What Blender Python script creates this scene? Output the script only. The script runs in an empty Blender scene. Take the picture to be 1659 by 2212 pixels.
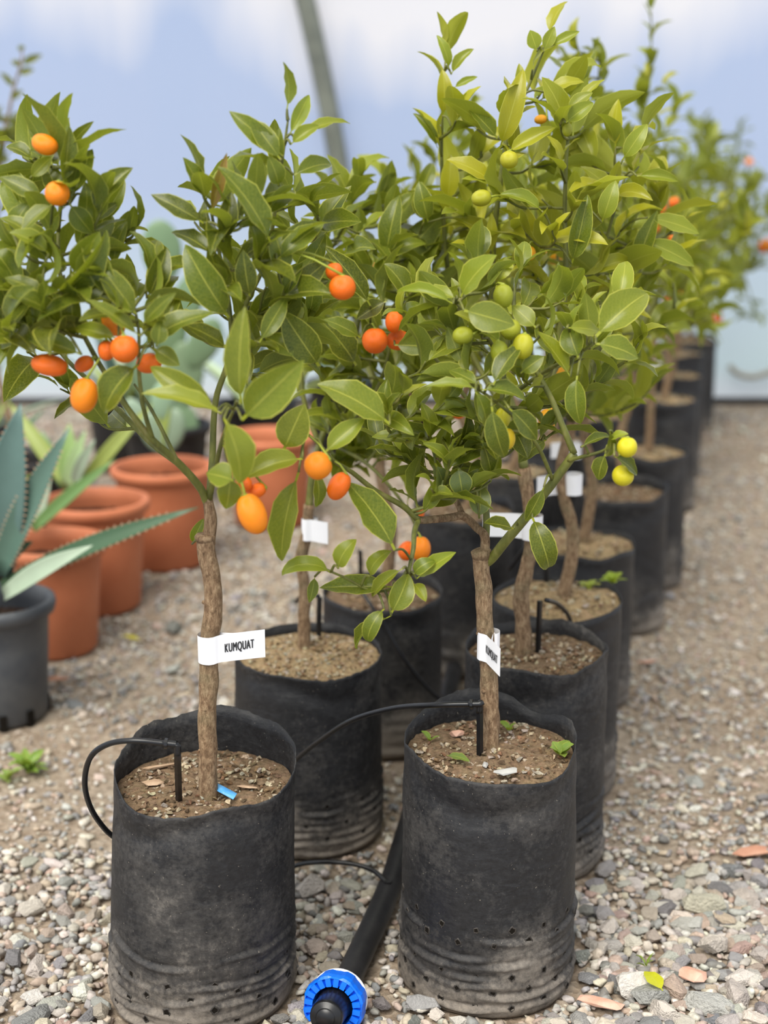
import bpy, bmesh, math, random
import numpy as np
from math import sin, cos, pi, tan, atan, radians, exp, sqrt
from mathutils import Vector, Matrix, noise as mnoise

rnd = random.Random(7)
scene = bpy.context.scene
col = scene.collection

# ------------------------------------------------------------------ camera
F_PX, CX, CY = 3067.0, 829.5, 1106.0
PITCH, CAM_H = radians(14.4), 1.06
cd = bpy.data.cameras.new('camera')
cam = bpy.data.objects.new('camera', cd); col.objects.link(cam)
cd.sensor_fit = 'VERTICAL'; cd.sensor_height = 36.0
cd.lens = F_PX / 2212.0 * 36.0
cam.location = (0, 0, CAM_H)
cam.rotation_euler = (pi/2 - PITCH, 0, 0)
cd.clip_start = 0.05
cd.dof.use_dof = True
cd.dof.focus_distance = 1.75
cd.dof.aperture_fstop = 2.7
scene.camera = cam

# ------------------------------------------------------------------ light
world = bpy.data.worlds.new('overcast_sky'); scene.world = world
world.use_nodes = True
wn = world.node_tree; wn.nodes.clear()
w_out = wn.nodes.new('ShaderNodeOutputWorld'); w_bg = wn.nodes.new('ShaderNodeBackground')
w_geo = wn.nodes.new('ShaderNodeTexCoord'); w_sep = wn.nodes.new('ShaderNodeSeparateXYZ')
w_ramp = wn.nodes.new('ShaderNodeValToRGB')
wn.links.new(w_geo.outputs['Generated'], w_sep.inputs[0])
wn.links.new(w_sep.outputs['Z'], w_ramp.inputs[0])
w_ramp.color_ramp.elements[0].position = 0.0; w_ramp.color_ramp.elements[0].color = (0.66, 0.76, 0.92, 1)
w_ramp.color_ramp.elements[1].position = 0.8; w_ramp.color_ramp.elements[1].color = (1.0, 1.0, 1.0, 1)
wn.links.new(w_ramp.outputs[0], w_bg.inputs[0]); w_bg.inputs[1].default_value = 0.85
wn.links.new(w_bg.outputs[0], w_out.inputs[0])
sd = bpy.data.lights.new('sun_through_cloud', 'SUN'); sd.energy = 3.2; sd.angle = radians(38); sd.color = (1.0, 0.96, 0.88)
sun = bpy.data.objects.new('sun_through_cloud', sd); col.objects.link(sun)
sun.rotation_euler = (radians(32), radians(-18), 0)
scene.view_settings.view_transform = 'Standard'
scene.view_settings.look = 'None'
scene.view_settings.gamma = 1.0
scene.view_settings.use_curve_mapping = False
scene.view_settings.exposure = 0.42

# ------------------------------------------------------------------ pixel -> world helpers
RV = Vector((1, 0, 0)); FV = Vector((0, cos(PITCH), -sin(PITCH))); UV_ = Vector((0, sin(PITCH), cos(PITCH)))
CAMP = Vector((0, 0, CAM_H))
def ray(px, py):
    return FV + RV*((px-CX)/F_PX) - UV_*((py-CY)/F_PX)
def P(px, py, Y):
    d = ray(px, py); return CAMP + d*(Y/d.y)
def G(px, py, z=0.0):
    d = ray(px, py); return CAMP + d*((z-CAM_H)/d.z)
def depth(v):
    return (Vector(v)-CAMP).dot(FV)
def project(v):
    r = Vector(v)-CAMP; z = r.dot(FV)
    return CX + F_PX*r.dot(RV)/z, CY - F_PX*r.dot(UV_)/z, z
def s2l(c):
    return tuple(((x/255)/12.92 if x/255 <= 0.04045 else ((x/255+0.055)/1.055)**2.4) for x in c)
def jit(c, a):
    k = 1+rnd.uniform(-a, a)
    return tuple(max(0, x*k*(1+rnd.uniform(-a, a)*0.4)) for x in c)
def mixc(a, b, t): return tuple(x*(1-t)+y*t for x, y in zip(a, b))

# ------------------------------------------------------------------ materials
def new_mat(name):
    m = bpy.data.materials.new(name); m.use_nodes = True
    return m, m.node_tree, m.node_tree.nodes['Principled BSDF']
def N(nt, t, **kw):
    n = nt.nodes.new(t)
    for k, v in kw.items():
        if k.startswith('i_'):
            n.inputs[k[2:].replace('_', ' ')].default_value = v
        else: setattr(n, k, v)
    return n
def ramp(nt, stops, src):
    r = nt.nodes.new('ShaderNodeValToRGB'); e = r.color_ramp.elements
    while len(e) < len(stops): e.new(0.5)
    for el, (p, c) in zip(e, stops):
        el.position = p; el.color = (*c, 1) if len(c) == 3 else c
    nt.links.new(src, r.inputs[0]); return r.outputs[0]
def mixrgb(nt, fac, a, b, blend='MIX'):
    m = nt.nodes.new('ShaderNodeMix'); m.data_type = 'RGBA'; m.blend_type = blend
    for s, v in ((m.inputs[0], fac), (m.inputs[6], a), (m.inputs[7], b)):
        if hasattr(v, 'is_output'): nt.links.new(v, s)
        elif isinstance(v, (int, float)): s.default_value = v
        else: s.default_value = (*v, 1)
    return m.outputs[2]
def math_(nt, op, a, b=None, clamp=False):
    m = nt.nodes.new('ShaderNodeMath'); m.operation = op; m.use_clamp = clamp
    for s, v in zip(m.inputs, (a, b)):
        if v is None: continue
        if hasattr(v, 'is_output'): nt.links.new(v, s)
        else: s.default_value = v
    return m.outputs[0]
def noise_(nt, scale, detail=3, rough=0.55, vec=None, dist=0.0):
    n = N(nt, 'ShaderNodeTexNoise', i_Scale=scale, i_Detail=detail, i_Roughness=rough, i_Distortion=dist)
    if vec is not None: nt.links.new(vec, n.inputs['Vector'])
    return n.outputs['Fac']
def coords(nt, which='Object', scale=None):
    tc = nt.nodes.new('ShaderNodeTexCoord'); o = tc.outputs[which]
    if scale:
        mp = nt.nodes.new('ShaderNodeMapping'); mp.inputs['Scale'].default_value = scale
        nt.links.new(o, mp.inputs[0]); o = mp.outputs[0]
    return o
def bump(nt, bsdf, h, strength=0.3, dist=0.002):
    b = N(nt, 'ShaderNodeBump', i_Strength=strength, i_Distance=dist)
    nt.links.new(h, b.inputs['Height']); nt.links.new(b.outputs[0], bsdf.inputs['Normal'])
    return b.outputs[0]

MAT = {}
def leaf_material(name, trans=0.33, rough=0.29, attr=None):
    m, nt, b = new_mat(name)
    if attr:
        an = nt.nodes.new('ShaderNodeAttribute'); an.attribute_name = attr; base = an.outputs['Color']
    else:
        oi = nt.nodes.new('ShaderNodeObjectInfo'); base = oi.outputs['Color']
    uv = nt.nodes.new('ShaderNodeUVMap'); sx = nt.nodes.new('ShaderNodeSeparateXYZ'); nt.links.new(uv.outputs[0], sx.inputs[0])
    au = math_(nt, 'ABSOLUTE', math_(nt, 'SUBTRACT', sx.outputs[0], 0.5))           # 0 midrib .. 0.5 margin
    v = sx.outputs[1]
    nz = noise_(nt, 45, 3, 0.6, coords(nt, 'Object'))
    c = mixrgb(nt, ramp(nt, [(0.35, (0, 0, 0)), (0.75, (0.5, 0.5, 0.5))], nz), base, s2l((150, 150, 50)))
    # side veins
    vv = math_(nt, 'ADD', math_(nt, 'MULTIPLY', v, 13.0), math_(nt, 'MULTIPLY', au, -7.0))
    vein = math_(nt, 'LESS_THAN', math_(nt, 'ABSOLUTE', math_(nt, 'SUBTRACT', math_(nt, 'FRACT', vv), 0.5)), 0.05)
    c = mixrgb(nt, math_(nt, 'MULTIPLY', vein, 0.16), c, s2l((170, 175, 90)))
    rib = math_(nt, 'LESS_THAN', au, 0.022)
    edge = math_(nt, 'GREATER_THAN', au, 0.468)
    pet = math_(nt, 'LESS_THAN', v, 0.085)
    yel = s2l((190, 188, 82))
    c = mixrgb(nt, math_(nt, 'MULTIPLY', rib, 0.55), c, yel)
    c = mixrgb(nt, math_(nt, 'MULTIPLY', edge, 0.75), c, yel)
    c = mixrgb(nt, math_(nt, 'MULTIPLY', pet, 0.75), c, s2l((165, 170, 50)))
    geo = nt.nodes.new('ShaderNodeNewGeometry')
    under = mixrgb(nt, 0.34, c, s2l((130, 140, 62)))
    c2 = mixrgb(nt, geo.outputs['Backfacing'], c, under)
    nt.links.new(c2, b.inputs['Base Color'])
    rg = math_(nt, 'ADD', math_(nt, 'MULTIPLY', geo.outputs['Backfacing'], 0.22), rough)
    nt.links.new(rg, b.inputs['Roughness']); b.inputs['Specular IOR Level'].default_value = 0.36
    bump(nt, b, math_(nt, 'ADD', math_(nt, 'MULTIPLY', vein, 0.35), nz), 0.16, 0.001)
    tr = nt.nodes.new('ShaderNodeBsdfTranslucent')
    tcol = mixrgb(nt, 0.5, c2, s2l((190, 200, 40)))
    nt.links.new(tcol, tr.inputs[0])
    mx = nt.nodes.new('ShaderNodeMixShader'); mx.inputs[0].default_value = trans
    nt.links.new(b.outputs[0], mx.inputs[1]); nt.links.new(tr.outputs[0], mx.inputs[2])
    nt.links.new(mx.outputs[0], nt.nodes['Material Output'].inputs[0])
    return m
MAT['leaf'] = leaf_material('leaf_skin')
MAT['foliage'] = leaf_material('foliage_skin', attr='tint')
MAT['leaf_dry'] = leaf_material('dry_leaf_skin', 0.2, 0.6)

def simple(name, colr, rough=0.5, spec=0.5, nscale=0, namp=0.0, c2=None, bstr=0.0, bscale=0, bdist=0.002, metallic=0.0, ncoord='Object', stretch=None):
    m, nt, b = new_mat(name)
    b.inputs['Roughness'].default_value = rough; b.inputs['Specular IOR Level'].default_value = spec
    b.inputs['Metallic'].default_value = metallic
    vec = coords(nt, ncoord, stretch)
    if nscale:
        f = noise_(nt, nscale, 4, 0.6, vec)
        c = ramp(nt, [(0.5-namp, colr), (0.5+namp, c2 or colr)], f)
        nt.links.new(c, b.inputs['Base Color'])
    else: b.inputs['Base Color'].default_value = (*colr, 1)
    if bscale: bump(nt, b, noise_(nt, bscale, 4, 0.6, vec), bstr, bdist)
    return m

def obj_color_mat(name, rough, nscale, amp, bscale, bstr, bdist, spec=0.4, dark=0.55, sss=0.0):
    m, nt, b = new_mat(name)
    oi = nt.nodes.new('ShaderNodeObjectInfo'); vec = coords(nt, 'Object')
    f = noise_(nt, nscale, 4, 0.65, vec)
    dk = mixrgb(nt, 1.0, oi.outputs['Color'], (dark, dark, dark), 'MULTIPLY')
    c = mixrgb(nt, ramp(nt, [(0.5-amp, (0, 0, 0)), (0.5+amp, (1, 1, 1))], f), dk, oi.outputs['Color'])
    nt.links.new(c, b.inputs['Base Color']); b.inputs['Roughness'].default_value = rough
    b.inputs['Specular IOR Level'].default_value = spec
    bump(nt, b, noise_(nt, bscale, 3, 0.6, vec), bstr, bdist)
    if sss:
        b.inputs['Subsurface Weight'].default_value = sss
        b.inputs['Subsurface Radius'].default_value = (0.006, 0.003, 0.001); b.inputs['Subsurface Scale'].default_value = 1.0
    return m
MAT['fruit'] = obj_color_mat('kumquat_peel', 0.31, 1.6, 0.4, 24, 0.30, 0.03, 0.45, 0.86)
MAT['stone'] = obj_color_mat('gravel_stone', 0.85, 3.0, 0.3, 7, 0.5, 0.05, 0.25, 0.72)
def bark_material():
    m, nt, b = new_mat('bark')
    vec = coords(nt, 'Object', (1, 1, 0.38))
    f = noise_(nt, 210, 5, 0.78, vec, 0.3); f2 = noise_(nt, 22, 3, 0.5, coords(nt, 'Object'))
    c = ramp(nt, [(0.28, s2l((74, 56, 40))), (0.47, s2l((134, 108, 82))), (0.72, s2l((190, 164, 130)))], f)
    c = mixrgb(nt, ramp(nt, [(0.5, (0, 0, 0)), (0.72, (0.55, 0.55, 0.55))], f2), c, s2l((112, 112, 84)))
    nt.links.new(c, b.inputs['Base Color']); b.inputs['Roughness'].default_value = 0.85
    b.inputs['Specular IOR Level'].default_value = 0.2
    bump(nt, b, f, 0.8, 0.004); return m
MAT['bark'] = bark_material()
def twig_material():
    m, nt, b = new_mat('green_twig')
    f = noise_(nt, 60, 3, 0.6, coords(nt, 'Object', (1, 1, 0.4)))
    c = ramp(nt, [(0.35, s2l((80, 84, 32))), (0.6, s2l((112, 114, 46))), (0.78, s2l((144, 134, 82)))], f)
    nt.links.new(c, b.inputs['Base Color']); b.inputs['Roughness'].default_value = 0.55
    bump(nt, b, f, 0.3, 0.001); return m
MAT['twig'] = twig_material()
MAT['calyx'] = simple('calyx_green', s2l((148, 156, 48)), 0.6)

def bag_material():
    m, nt, b = new_mat('black_polythene')
    vec = coords(nt, 'Object'); sep = nt.nodes.new('ShaderNodeSeparateXYZ'); nt.links.new(vec, sep.inputs[0])
    oi = nt.nodes.new('ShaderNodeObjectInfo')
    rv = nt.nodes.new('ShaderNodeVectorMath'); rv.operation = 'ADD'
    cmb = nt.nodes.new('ShaderNodeCombineXYZ')
    for k in range(3): nt.links.new(math_(nt, 'MULTIPLY', oi.outputs['Random'], 7.0+k*5), cmb.inputs[k])
    nt.links.new(vec, rv.inputs[0]); nt.links.new(cmb.outputs[0], rv.inputs[1]); v2 = rv.outputs[0]
    big = noise_(nt, 9, 4, 0.62, v2); fine = noise_(nt, 120, 4, 0.75, v2)
    low = math_(nt, 'MULTIPLY', math_(nt, 'SUBTRACT', 0.15, sep.outputs[2]), 2.3, True)      # mud splashed on the foot of the bag
    d = math_(nt, 'ADD', math_(nt, 'ADD', math_(nt, 'MULTIPLY', big, 0.85), math_(nt, 'MULTIPLY', fine, 0.42)), low)
    dust = ramp(nt, [(0.62, (0, 0, 0)), (0.78, (0.13, 0.13, 0.13)), (1.02, (0.72, 0.72, 0.72))], d)
    c = mixrgb(nt, ramp(nt, [(0.35, (0, 0, 0)), (0.7, (0.6, 0.6, 0.6))], fine), (0.012, 0.012, 0.0135), (0.030, 0.030, 0.031))
    c = mixrgb(nt, dust, c, mixrgb(nt, low, s2l((140, 134, 126)), s2l((168, 148, 124))))
    spk = math_(nt, 'GREATER_THAN', noise_(nt, 300, 2, 0.5, v2), 0.73)
    c = mixrgb(nt, math_(nt, 'MULTIPLY', spk, 0.35), c, s2l((170, 160, 145)))
    nt.links.new(c, b.inputs['Base Color'])
    nt.links.new(ramp(nt, [(0.3, (0.34, 0.34, 0.34)), (0.8, (0.72, 0.72, 0.72))], d), b.inputs['Roughness'])
    b.inputs['Specular IOR Level'].default_value = 0.38
    wr = noise_(nt, 26, 3, 0.5, coords(nt, 'Object', (1, 1, 2.2)), 0.4)
    bump(nt, b, math_(nt, 'ADD', math_(nt, 'MULTIPLY', wr, 0.8), math_(nt, 'MULTIPLY', fine, 0.25)), 0.45, 0.006)
    return m
MAT['bag'] = bag_material()
def soil_material(name, a, b_, c_):
    m, nt, b = new_mat(name)
    f = noise_(nt, 90, 5, 0.75, coords(nt, 'Object')); f2 = noise_(nt, 14, 3, 0.6, coords(nt, 'Object'))
    c = ramp(nt, [(0.3, a), (0.52, b_), (0.75, c_)], f)
    c = mixrgb(nt, ramp(nt, [(0.4, (0, 0, 0)), (0.7, (0.5, 0.5, 0.5))], f2), c, a)
    nt.links.new(c, b.inputs['Base Color']); b.inputs['Roughness'].default_value = 0.95
    b.inputs['Specular IOR Level'].default_value = 0.15
    bump(nt, b, f, 0.9, 0.006); return m
def soil_attr_material():
    m, nt, b = new_mat('mixed_potting_soil')
    a = nt.nodes.new('ShaderNodeAttribute'); a.attribute_name = 'tint'
    f = noise_(nt, 160, 5, 0.75, coords(nt, 'Object'))
    dk = mixrgb(nt, 1.0, a.outputs['Color'], (0.38, 0.36, 0.34), 'MULTIPLY')
    nt.links.new(mixrgb(nt, ramp(nt, [(0.3, (0, 0, 0)), (0.58, (1, 1, 1))], f), dk, a.outputs['Color']), b.inputs['Base Color'])
    b.inputs['Roughness'].default_value = 0.95; b.inputs['Specular IOR Level'].default_value = 0.15
    bump(nt, b, f, 0.9, 0.004); return m
MAT['soil_tint'] = soil_attr_material()
MAT['soil'] = soil_material('potting_mix', s2l((70, 52, 38)), s2l((116, 92, 68)), s2l((160, 136, 104)))
MAT['soil_pale'] = soil_material('sandy_potting_mix', s2l((112, 92, 68)), s2l((162, 140, 108)), s2l((202, 182, 150)))
MAT['soil_dark'] = soil_material('dark_potting_mix', s2l((34, 26, 22)), s2l((62, 48, 40)), s2l((110, 92, 80)))
def attr_mat(name, attr, rough):
    m, nt, b = new_mat(name)
    a = nt.nodes.new('ShaderNodeAttribute'); a.attribute_name = attr
    f = noise_(nt, 160, 3, 0.6, coords(nt, 'Object'))
    c = mixrgb(nt, ramp(nt, [(0.3, (0.45, 0.45, 0.45)), (0.65, (0, 0, 0))], f), a.outputs['Color'], s2l((92, 82, 70)))
    nt.links.new(c, b.inputs['Base Color']); b.inputs['Roughness'].default_value = rough
    b.inputs['Specular IOR Level'].default_value = 0.25
    bump(nt, b, noise_(nt, 300, 2, 0.6, coords(nt, 'Object')), 0.3, 0.002)
    return m
MAT['gravel'] = attr_mat('gravel_mix', 'tint', 0.88)
def ground_material():
    m, nt, b = new_mat('gravelly_earth')
    v = coords(nt, 'Object')
    f = noise_(nt, 60, 5, 0.75, v); f2 = noise_(nt, 1.6, 3, 0.6, v)
    vo = N(nt, 'ShaderNodeTexVoronoi', i_Scale=75.0); nt.links.new(v, vo.inputs['Vector'])
    c = ramp(nt, [(0.3, s2l((112, 94, 76))), (0.52, s2l((154, 136, 114))), (0.75, s2l((192, 176, 154)))], f)
    c = mixrgb(nt, ramp(nt, [(0.40, (0, 0, 0)), (0.62, (0.75, 0.75, 0.75))], f2), c, mixrgb(nt, f, s2l((112, 88, 64)), s2l((160, 136, 108))))
    g = mixrgb(nt, 0.35, c, ramp(nt, [(0.2, s2l((120, 112, 104))), (0.8, s2l((190, 182, 170)))], vo.outputs['Color']))
    nt.links.new(g, b.inputs['Base Color']); b.inputs['Roughness'].default_value = 0.95
    b.inputs['Specular IOR Level'].default_value = 0.15
    bump(nt, b, math_(nt, 'ADD', f, vo.outputs['Distance']), 0.8, 0.008); return m
MAT['ground'] = ground_material()
def film_material():
    m, nt, b = new_mat('greenhouse_film')
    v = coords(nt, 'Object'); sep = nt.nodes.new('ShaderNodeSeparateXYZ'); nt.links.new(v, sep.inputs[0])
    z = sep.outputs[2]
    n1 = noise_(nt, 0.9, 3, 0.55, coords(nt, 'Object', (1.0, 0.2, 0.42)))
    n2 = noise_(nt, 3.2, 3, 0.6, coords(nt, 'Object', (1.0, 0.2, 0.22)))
    # whiter patches towards the upper film, ragged and streaky at their lower edge
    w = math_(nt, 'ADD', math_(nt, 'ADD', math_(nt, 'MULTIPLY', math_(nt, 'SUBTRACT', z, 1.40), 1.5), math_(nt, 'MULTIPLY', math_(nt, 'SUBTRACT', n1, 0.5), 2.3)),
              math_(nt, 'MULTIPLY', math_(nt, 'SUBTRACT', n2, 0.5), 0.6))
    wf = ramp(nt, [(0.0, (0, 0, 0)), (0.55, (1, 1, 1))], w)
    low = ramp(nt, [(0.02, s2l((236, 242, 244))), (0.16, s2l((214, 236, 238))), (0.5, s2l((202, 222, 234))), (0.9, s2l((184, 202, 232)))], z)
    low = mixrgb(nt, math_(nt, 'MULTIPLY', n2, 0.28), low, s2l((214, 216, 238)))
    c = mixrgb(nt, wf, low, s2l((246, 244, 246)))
    nt.links.new(c, b.inputs['Base Color']); b.inputs['Roughness'].default_value = 0.5
    b.inputs['Specular IOR Level'].default_value = 0.2
    tr = nt.nodes.new('ShaderNodeBsdfTranslucent'); nt.links.new(c, tr.inputs[0])
    mx = nt.nodes.new('ShaderNodeMixShader'); mx.inputs[0].default_value = 0.55
    nt.links.new(b.outputs[0], mx.inputs[1]); nt.links.new(tr.outputs[0], mx.inputs[2])
    nt.links.new(mx.outputs[0], nt.nodes['Material Output'].inputs[0])
    return m
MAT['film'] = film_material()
MAT['steel'] = simple('weathered_steel_tube', s2l((96, 100, 92)), 0.55, 0.5, 12, 0.2, s2l((124, 128, 116)))
MAT['terracotta'] = simple('terracotta_plastic', s2l((180, 104, 70)), 0.6, 0.3, 9, 0.25, s2l((198, 122, 86)), 0.15, 60)
MAT['greypot'] = simple('grey_plastic_pot', s2l((60, 64, 72)), 0.5, 0.45, 14, 0.22, s2l((88, 90, 92)), 0.2, 60)
MAT['blackpot'] = simple('black_plastic_pot', s2l((24, 24, 26)), 0.5, 0.4, 14, 0.25, s2l((44, 42, 42)), 0.2, 60)
MAT['agave'] = obj_color_mat('succulent_skin', 0.45, 9, 0.3, 30, 0.15, 0.004, 0.45, 0.8)
MAT['pipe'] = simple('black_polyethylene_pipe', s2l((22, 22, 25)), 0.48, 0.4, 30, 0.25, s2l((42, 41, 42)), 0.2, 90, 0.002)
MAT['tube'] = simple('black_drip_tube', s2l((14, 14, 16)), 0.34, 0.5, 40, 0.3, s2l((26, 26, 28)))
MAT['blue'] = simple('blue_polypropylene', s2l((8, 104, 232)), 0.35, 0.5, 8, 0.3, s2l((14, 116, 244)))
MAT['white'] = simple('white_label_stock', (0.93, 0.93, 0.94), 0.5, 0.4, 20, 0.3, (0.86, 0.86, 0.88))
MAT['ink'] = simple('black_ink', (0.012, 0.012, 0.014), 0.6)
MAT['bluetape'] = simple('blue_tape', s2l((70, 150, 214)), 0.45, 0.5, 60, 0.2, s2l((110, 180, 230)))
MAT['chip'] = simple('bark_chip', s2l((150, 122, 96)), 0.9, 0.2, 40, 0.2, s2l((192, 166, 140)), 0.5, 80)
MAT['shard'] = simple('terracotta_shard', s2l((186, 136, 112)), 0.9, 0.2, 25, 0.2, s2l((222, 184, 164)), 0.5, 60)
MAT['weed'] = leaf_material('weed_leaf', 0.3, 0.5)
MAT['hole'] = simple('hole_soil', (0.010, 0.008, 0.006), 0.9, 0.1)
MAT['ring'] = simple('hole_lip', s2l((72, 66, 60)), 0.6, 0.4, 40, 0.3, s2l((30, 29, 28)))
MAT['fert'] = simple('fertiliser_prill', s2l((96, 190, 160)), 0.5)

# ------------------------------------------------------------------ object helpers
def mesh_from(name, verts, faces, mat, smooth=True, uvs=None):
    me = bpy.data.meshes.new(name)
    me.from_pydata([tuple(v) for v in verts], [], faces)
    if smooth: me.polygons.foreach_set('use_smooth', [True]*len(me.polygons))
    if uvs is not None:
        ul = me.uv_layers.new(name='UVMap')
        idx = np.empty(len(me.loops), dtype=np.int32); me.loops.foreach_get('vertex_index', idx)
        ul.data.foreach_set('uv', np.asarray(uvs, dtype=np.float32)[idx].ravel())
    if mat: me.materials.append(mat)
    me.update(); return me
def link(name, data, parent=None, mat4=None, color=None):
    o = bpy.data.objects.new(name, data); col.objects.link(o)
    if parent is not None: o.parent = parent
    if mat4 is not None: o.matrix_basis = mat4
    if color is not None: o.color = (*color, 1)
    return o
def tag(o, label, cat=None, group=None, kind=None):
    o['label'] = label
    if cat: o['category'] = cat
    if group: o['group'] = group
    if kind: o['kind'] = kind
    return o
def thing(name, loc, label, cat, group=None):
    o = link(name, None); o.location = loc; o.empty_display_size = 0.05
    return tag(o, label, cat, group)
def rel(root): return Matrix.Translation(-Vector(root.location))

def catmull(pts, n=5):
    pts = [Vector(p) for p in pts]
    if len(pts) < 3: 
        return [pts[0].lerp(pts[-1], i/n) for i in range(n+1)]
    ex = [pts[0]*2-pts[1]] + pts + [pts[-1]*2-pts[-2]]; out = []
    for i in range(1, len(ex)-2):
        a, b, c, d = ex[i-1:i+3]
        for k in range(n):
            t = k/n
            out.append(0.5*((2*b)+(c-a)*t+(2*a-5*b+4*c-d)*t*t+(3*b-a-3*c+d)*t**3))
    out.append(pts[-1]); return out
def tube_geo(pts, radii, sides=8, knob=0.0, cap=True, seed=0.0):
    n = len(pts); verts, faces = [], []
    t0 = (pts[1]-pts[0]).normalized()
    ref = Vector((1, 0, 0)) if abs(t0.x) < 0.8 else Vector((0, 1, 0))
    nrm = (ref - t0*ref.dot(t0)).normalized()
    for i in range(n):
        t = (pts[min(i+1, n-1)]-pts[max(i-1, 0)]).normalized()
        nrm = (nrm - t*nrm.dot(t)).normalized(); bn = t.cross(nrm)
        r = radii[i] if hasattr(radii, '__len__') else radii
        for k in range(sides):
            a = 2*pi*k/sides; d = nrm*cos(a)+bn*sin(a)
            rr = r
            if knob: rr = r*(1+knob*mnoise.noise(pts[i]*38+d*0.9+Vector((seed, 0, 0))))
            verts.append(pts[i]+d*rr)
    for i in range(n-1):
        for k in range(sides):
            a = i*sides+k; b = i*sides+(k+1) % sides
            faces.append((a, b, b+sides, a+sides))
    if cap:
        faces.append(tuple(reversed(range(sides)))); faces.append(tuple(range((n-1)*sides, n*sides)))
    return verts, faces
def merge(parts):
    V, Fc = [], []
    for v, f in parts:
        o = len(V); V += list(v); Fc += [tuple(i+o for i in q) for q in f]
    return V, Fc
def box_geo(cx, cy, cz, sx, sy, sz, m=None):
    v = [Vector((cx+sx*a/2, cy+sy*b/2, cz+sz*c/2)) for a in (-1, 1) for b in (-1, 1) for c in (-1, 1)]
    if m: v = [m @ q for q in v]
    f = [(0, 1, 3, 2), (4, 6, 7, 5), (0, 4, 5, 1), (2, 3, 7, 6), (0, 2, 6, 4), (1, 5, 7, 3)]
    return v, f
def lathe_geo(prof, sides=32, closed=False):
    V, Fc = [], []
    for r, z in prof:
        for k in range(sides):
            a = 2*pi*k/sides; V.append(Vector((r*cos(a), r*sin(a), z)))
    for i in range(len(prof)-1):
        for k in range(sides):
            a = i*sides+k; b = i*sides+(k+1) % sides
            Fc.append((a, b, b+sides, a+sides))
    return V, Fc
def rot_to(d):
    return Vector((0, 0, 1)).rotation_difference(Vector(d).normalized()).to_matrix().to_4x4()
def part(name, geo, mat, parent, smooth=True, label=None, local=False):
    V, Fc = geo
    if not local:
        o = Vector(parent.location); V = [Vector(v)-o for v in V]
    ob = link(name, mesh_from(name, V, Fc, mat, smooth), parent)
    if label: ob['label'] = label
    return ob

# ------------------------------------------------------------------ setting: ground, film wall, hoop
def build_ground():
    nx, ny = 60, 60; V = []; Fc = []
    for j in range(ny+1):
        y = 0.4+12.6*(j/ny)**1.5
        for i in range(nx+1):
            x = -5+10.5*i/nx
            V.append((x, y, 0.010*(mnoise.noise(Vector((x*1.7, y*1.7, 0)))) - 0.004))
    for j in range(ny):
        for i in range(nx):
            a = j*(nx+1)+i; Fc.append((a, a+1, a+nx+2, a+nx+1))
    o = link('floor', mesh_from('floor', V, Fc, MAT['ground'])); tag(o, 'earth floor of the greenhouse under the gravel', kind='structure')
build_ground()
def gz(x, y): return 0.010*mnoise.noise(Vector((x*1.7, y*1.7, 0))) - 0.004

WALL_Y = 6.02
def wall_y(z):
    return WALL_Y - 0.02*z - 0.055*max(0, z-0.5)**2
def build_wall():
    V, Fc = [], []; nx, nz = 90, 44
    for j in range(nz+1):
        z = 3.4*j/nz - 0.02
        for i in range(nx+1):
            x = -4.2+9.4*i/nx
            V.append((x, wall_y(z)+0.012*mnoise.noise(Vector((x*2.2, z*0.6, 3))), z))
    for j in range(nz):
        for i in range(nx):
            a = j*(nx+1)+i; Fc.append((a, a+nx+1, a+nx+2, a+1))
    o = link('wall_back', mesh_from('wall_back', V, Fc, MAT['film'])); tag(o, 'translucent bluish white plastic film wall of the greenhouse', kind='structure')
    pts = [(-0.06, 0.0), (-0.12, 0.5), (-0.175, 0.93), (-0.235, 1.28), (-0.315, 1.65), (-0.43, 2.1), (-0.6, 2.6), (-0.85, 3.2)]
    pp = catmull([Vector((x, wall_y(z)-0.065, z)) for x, z in pts], 6)
    v, f = tube_geo(pp, 0.040, 16)
    o = link('greenhouse_hoop', mesh_from('greenhouse_hoop', v, f, MAT['steel'])); tag(o, 'grey curved steel hoop pipe standing against the film wall', 'pipe')
    # thin dark tube along the foot of the film
    v, f = tube_geo([Vector((x, WALL_Y-0.06, 0.018)) for x in np.linspace(-4.1, 5.0, 12)], 0.016, 8)
    o = link('trim_1', mesh_from('trim_1', v, f, MAT['pipe'])); tag(o, 'thin dark tube along the foot of the film wall', kind='structure')
    c = catmull([P(1576, 790, WALL_Y-0.03), P(1592, 806, WALL_Y-0.03), P(1622, 814, WALL_Y-0.03), P(1652, 808, WALL_Y-0.03), P(1690, 790, WALL_Y-0.03)], 6)
    v, f = tube_geo(c, 0.012, 8)
    o = link('loose_rope', mesh_from('loose_rope', v, f, simple('grey_rope', s2l((150, 146, 132)), 0.8))); tag(o, 'grey rope sagging along the film wall near its foot', 'rope')
build_wall()

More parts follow.
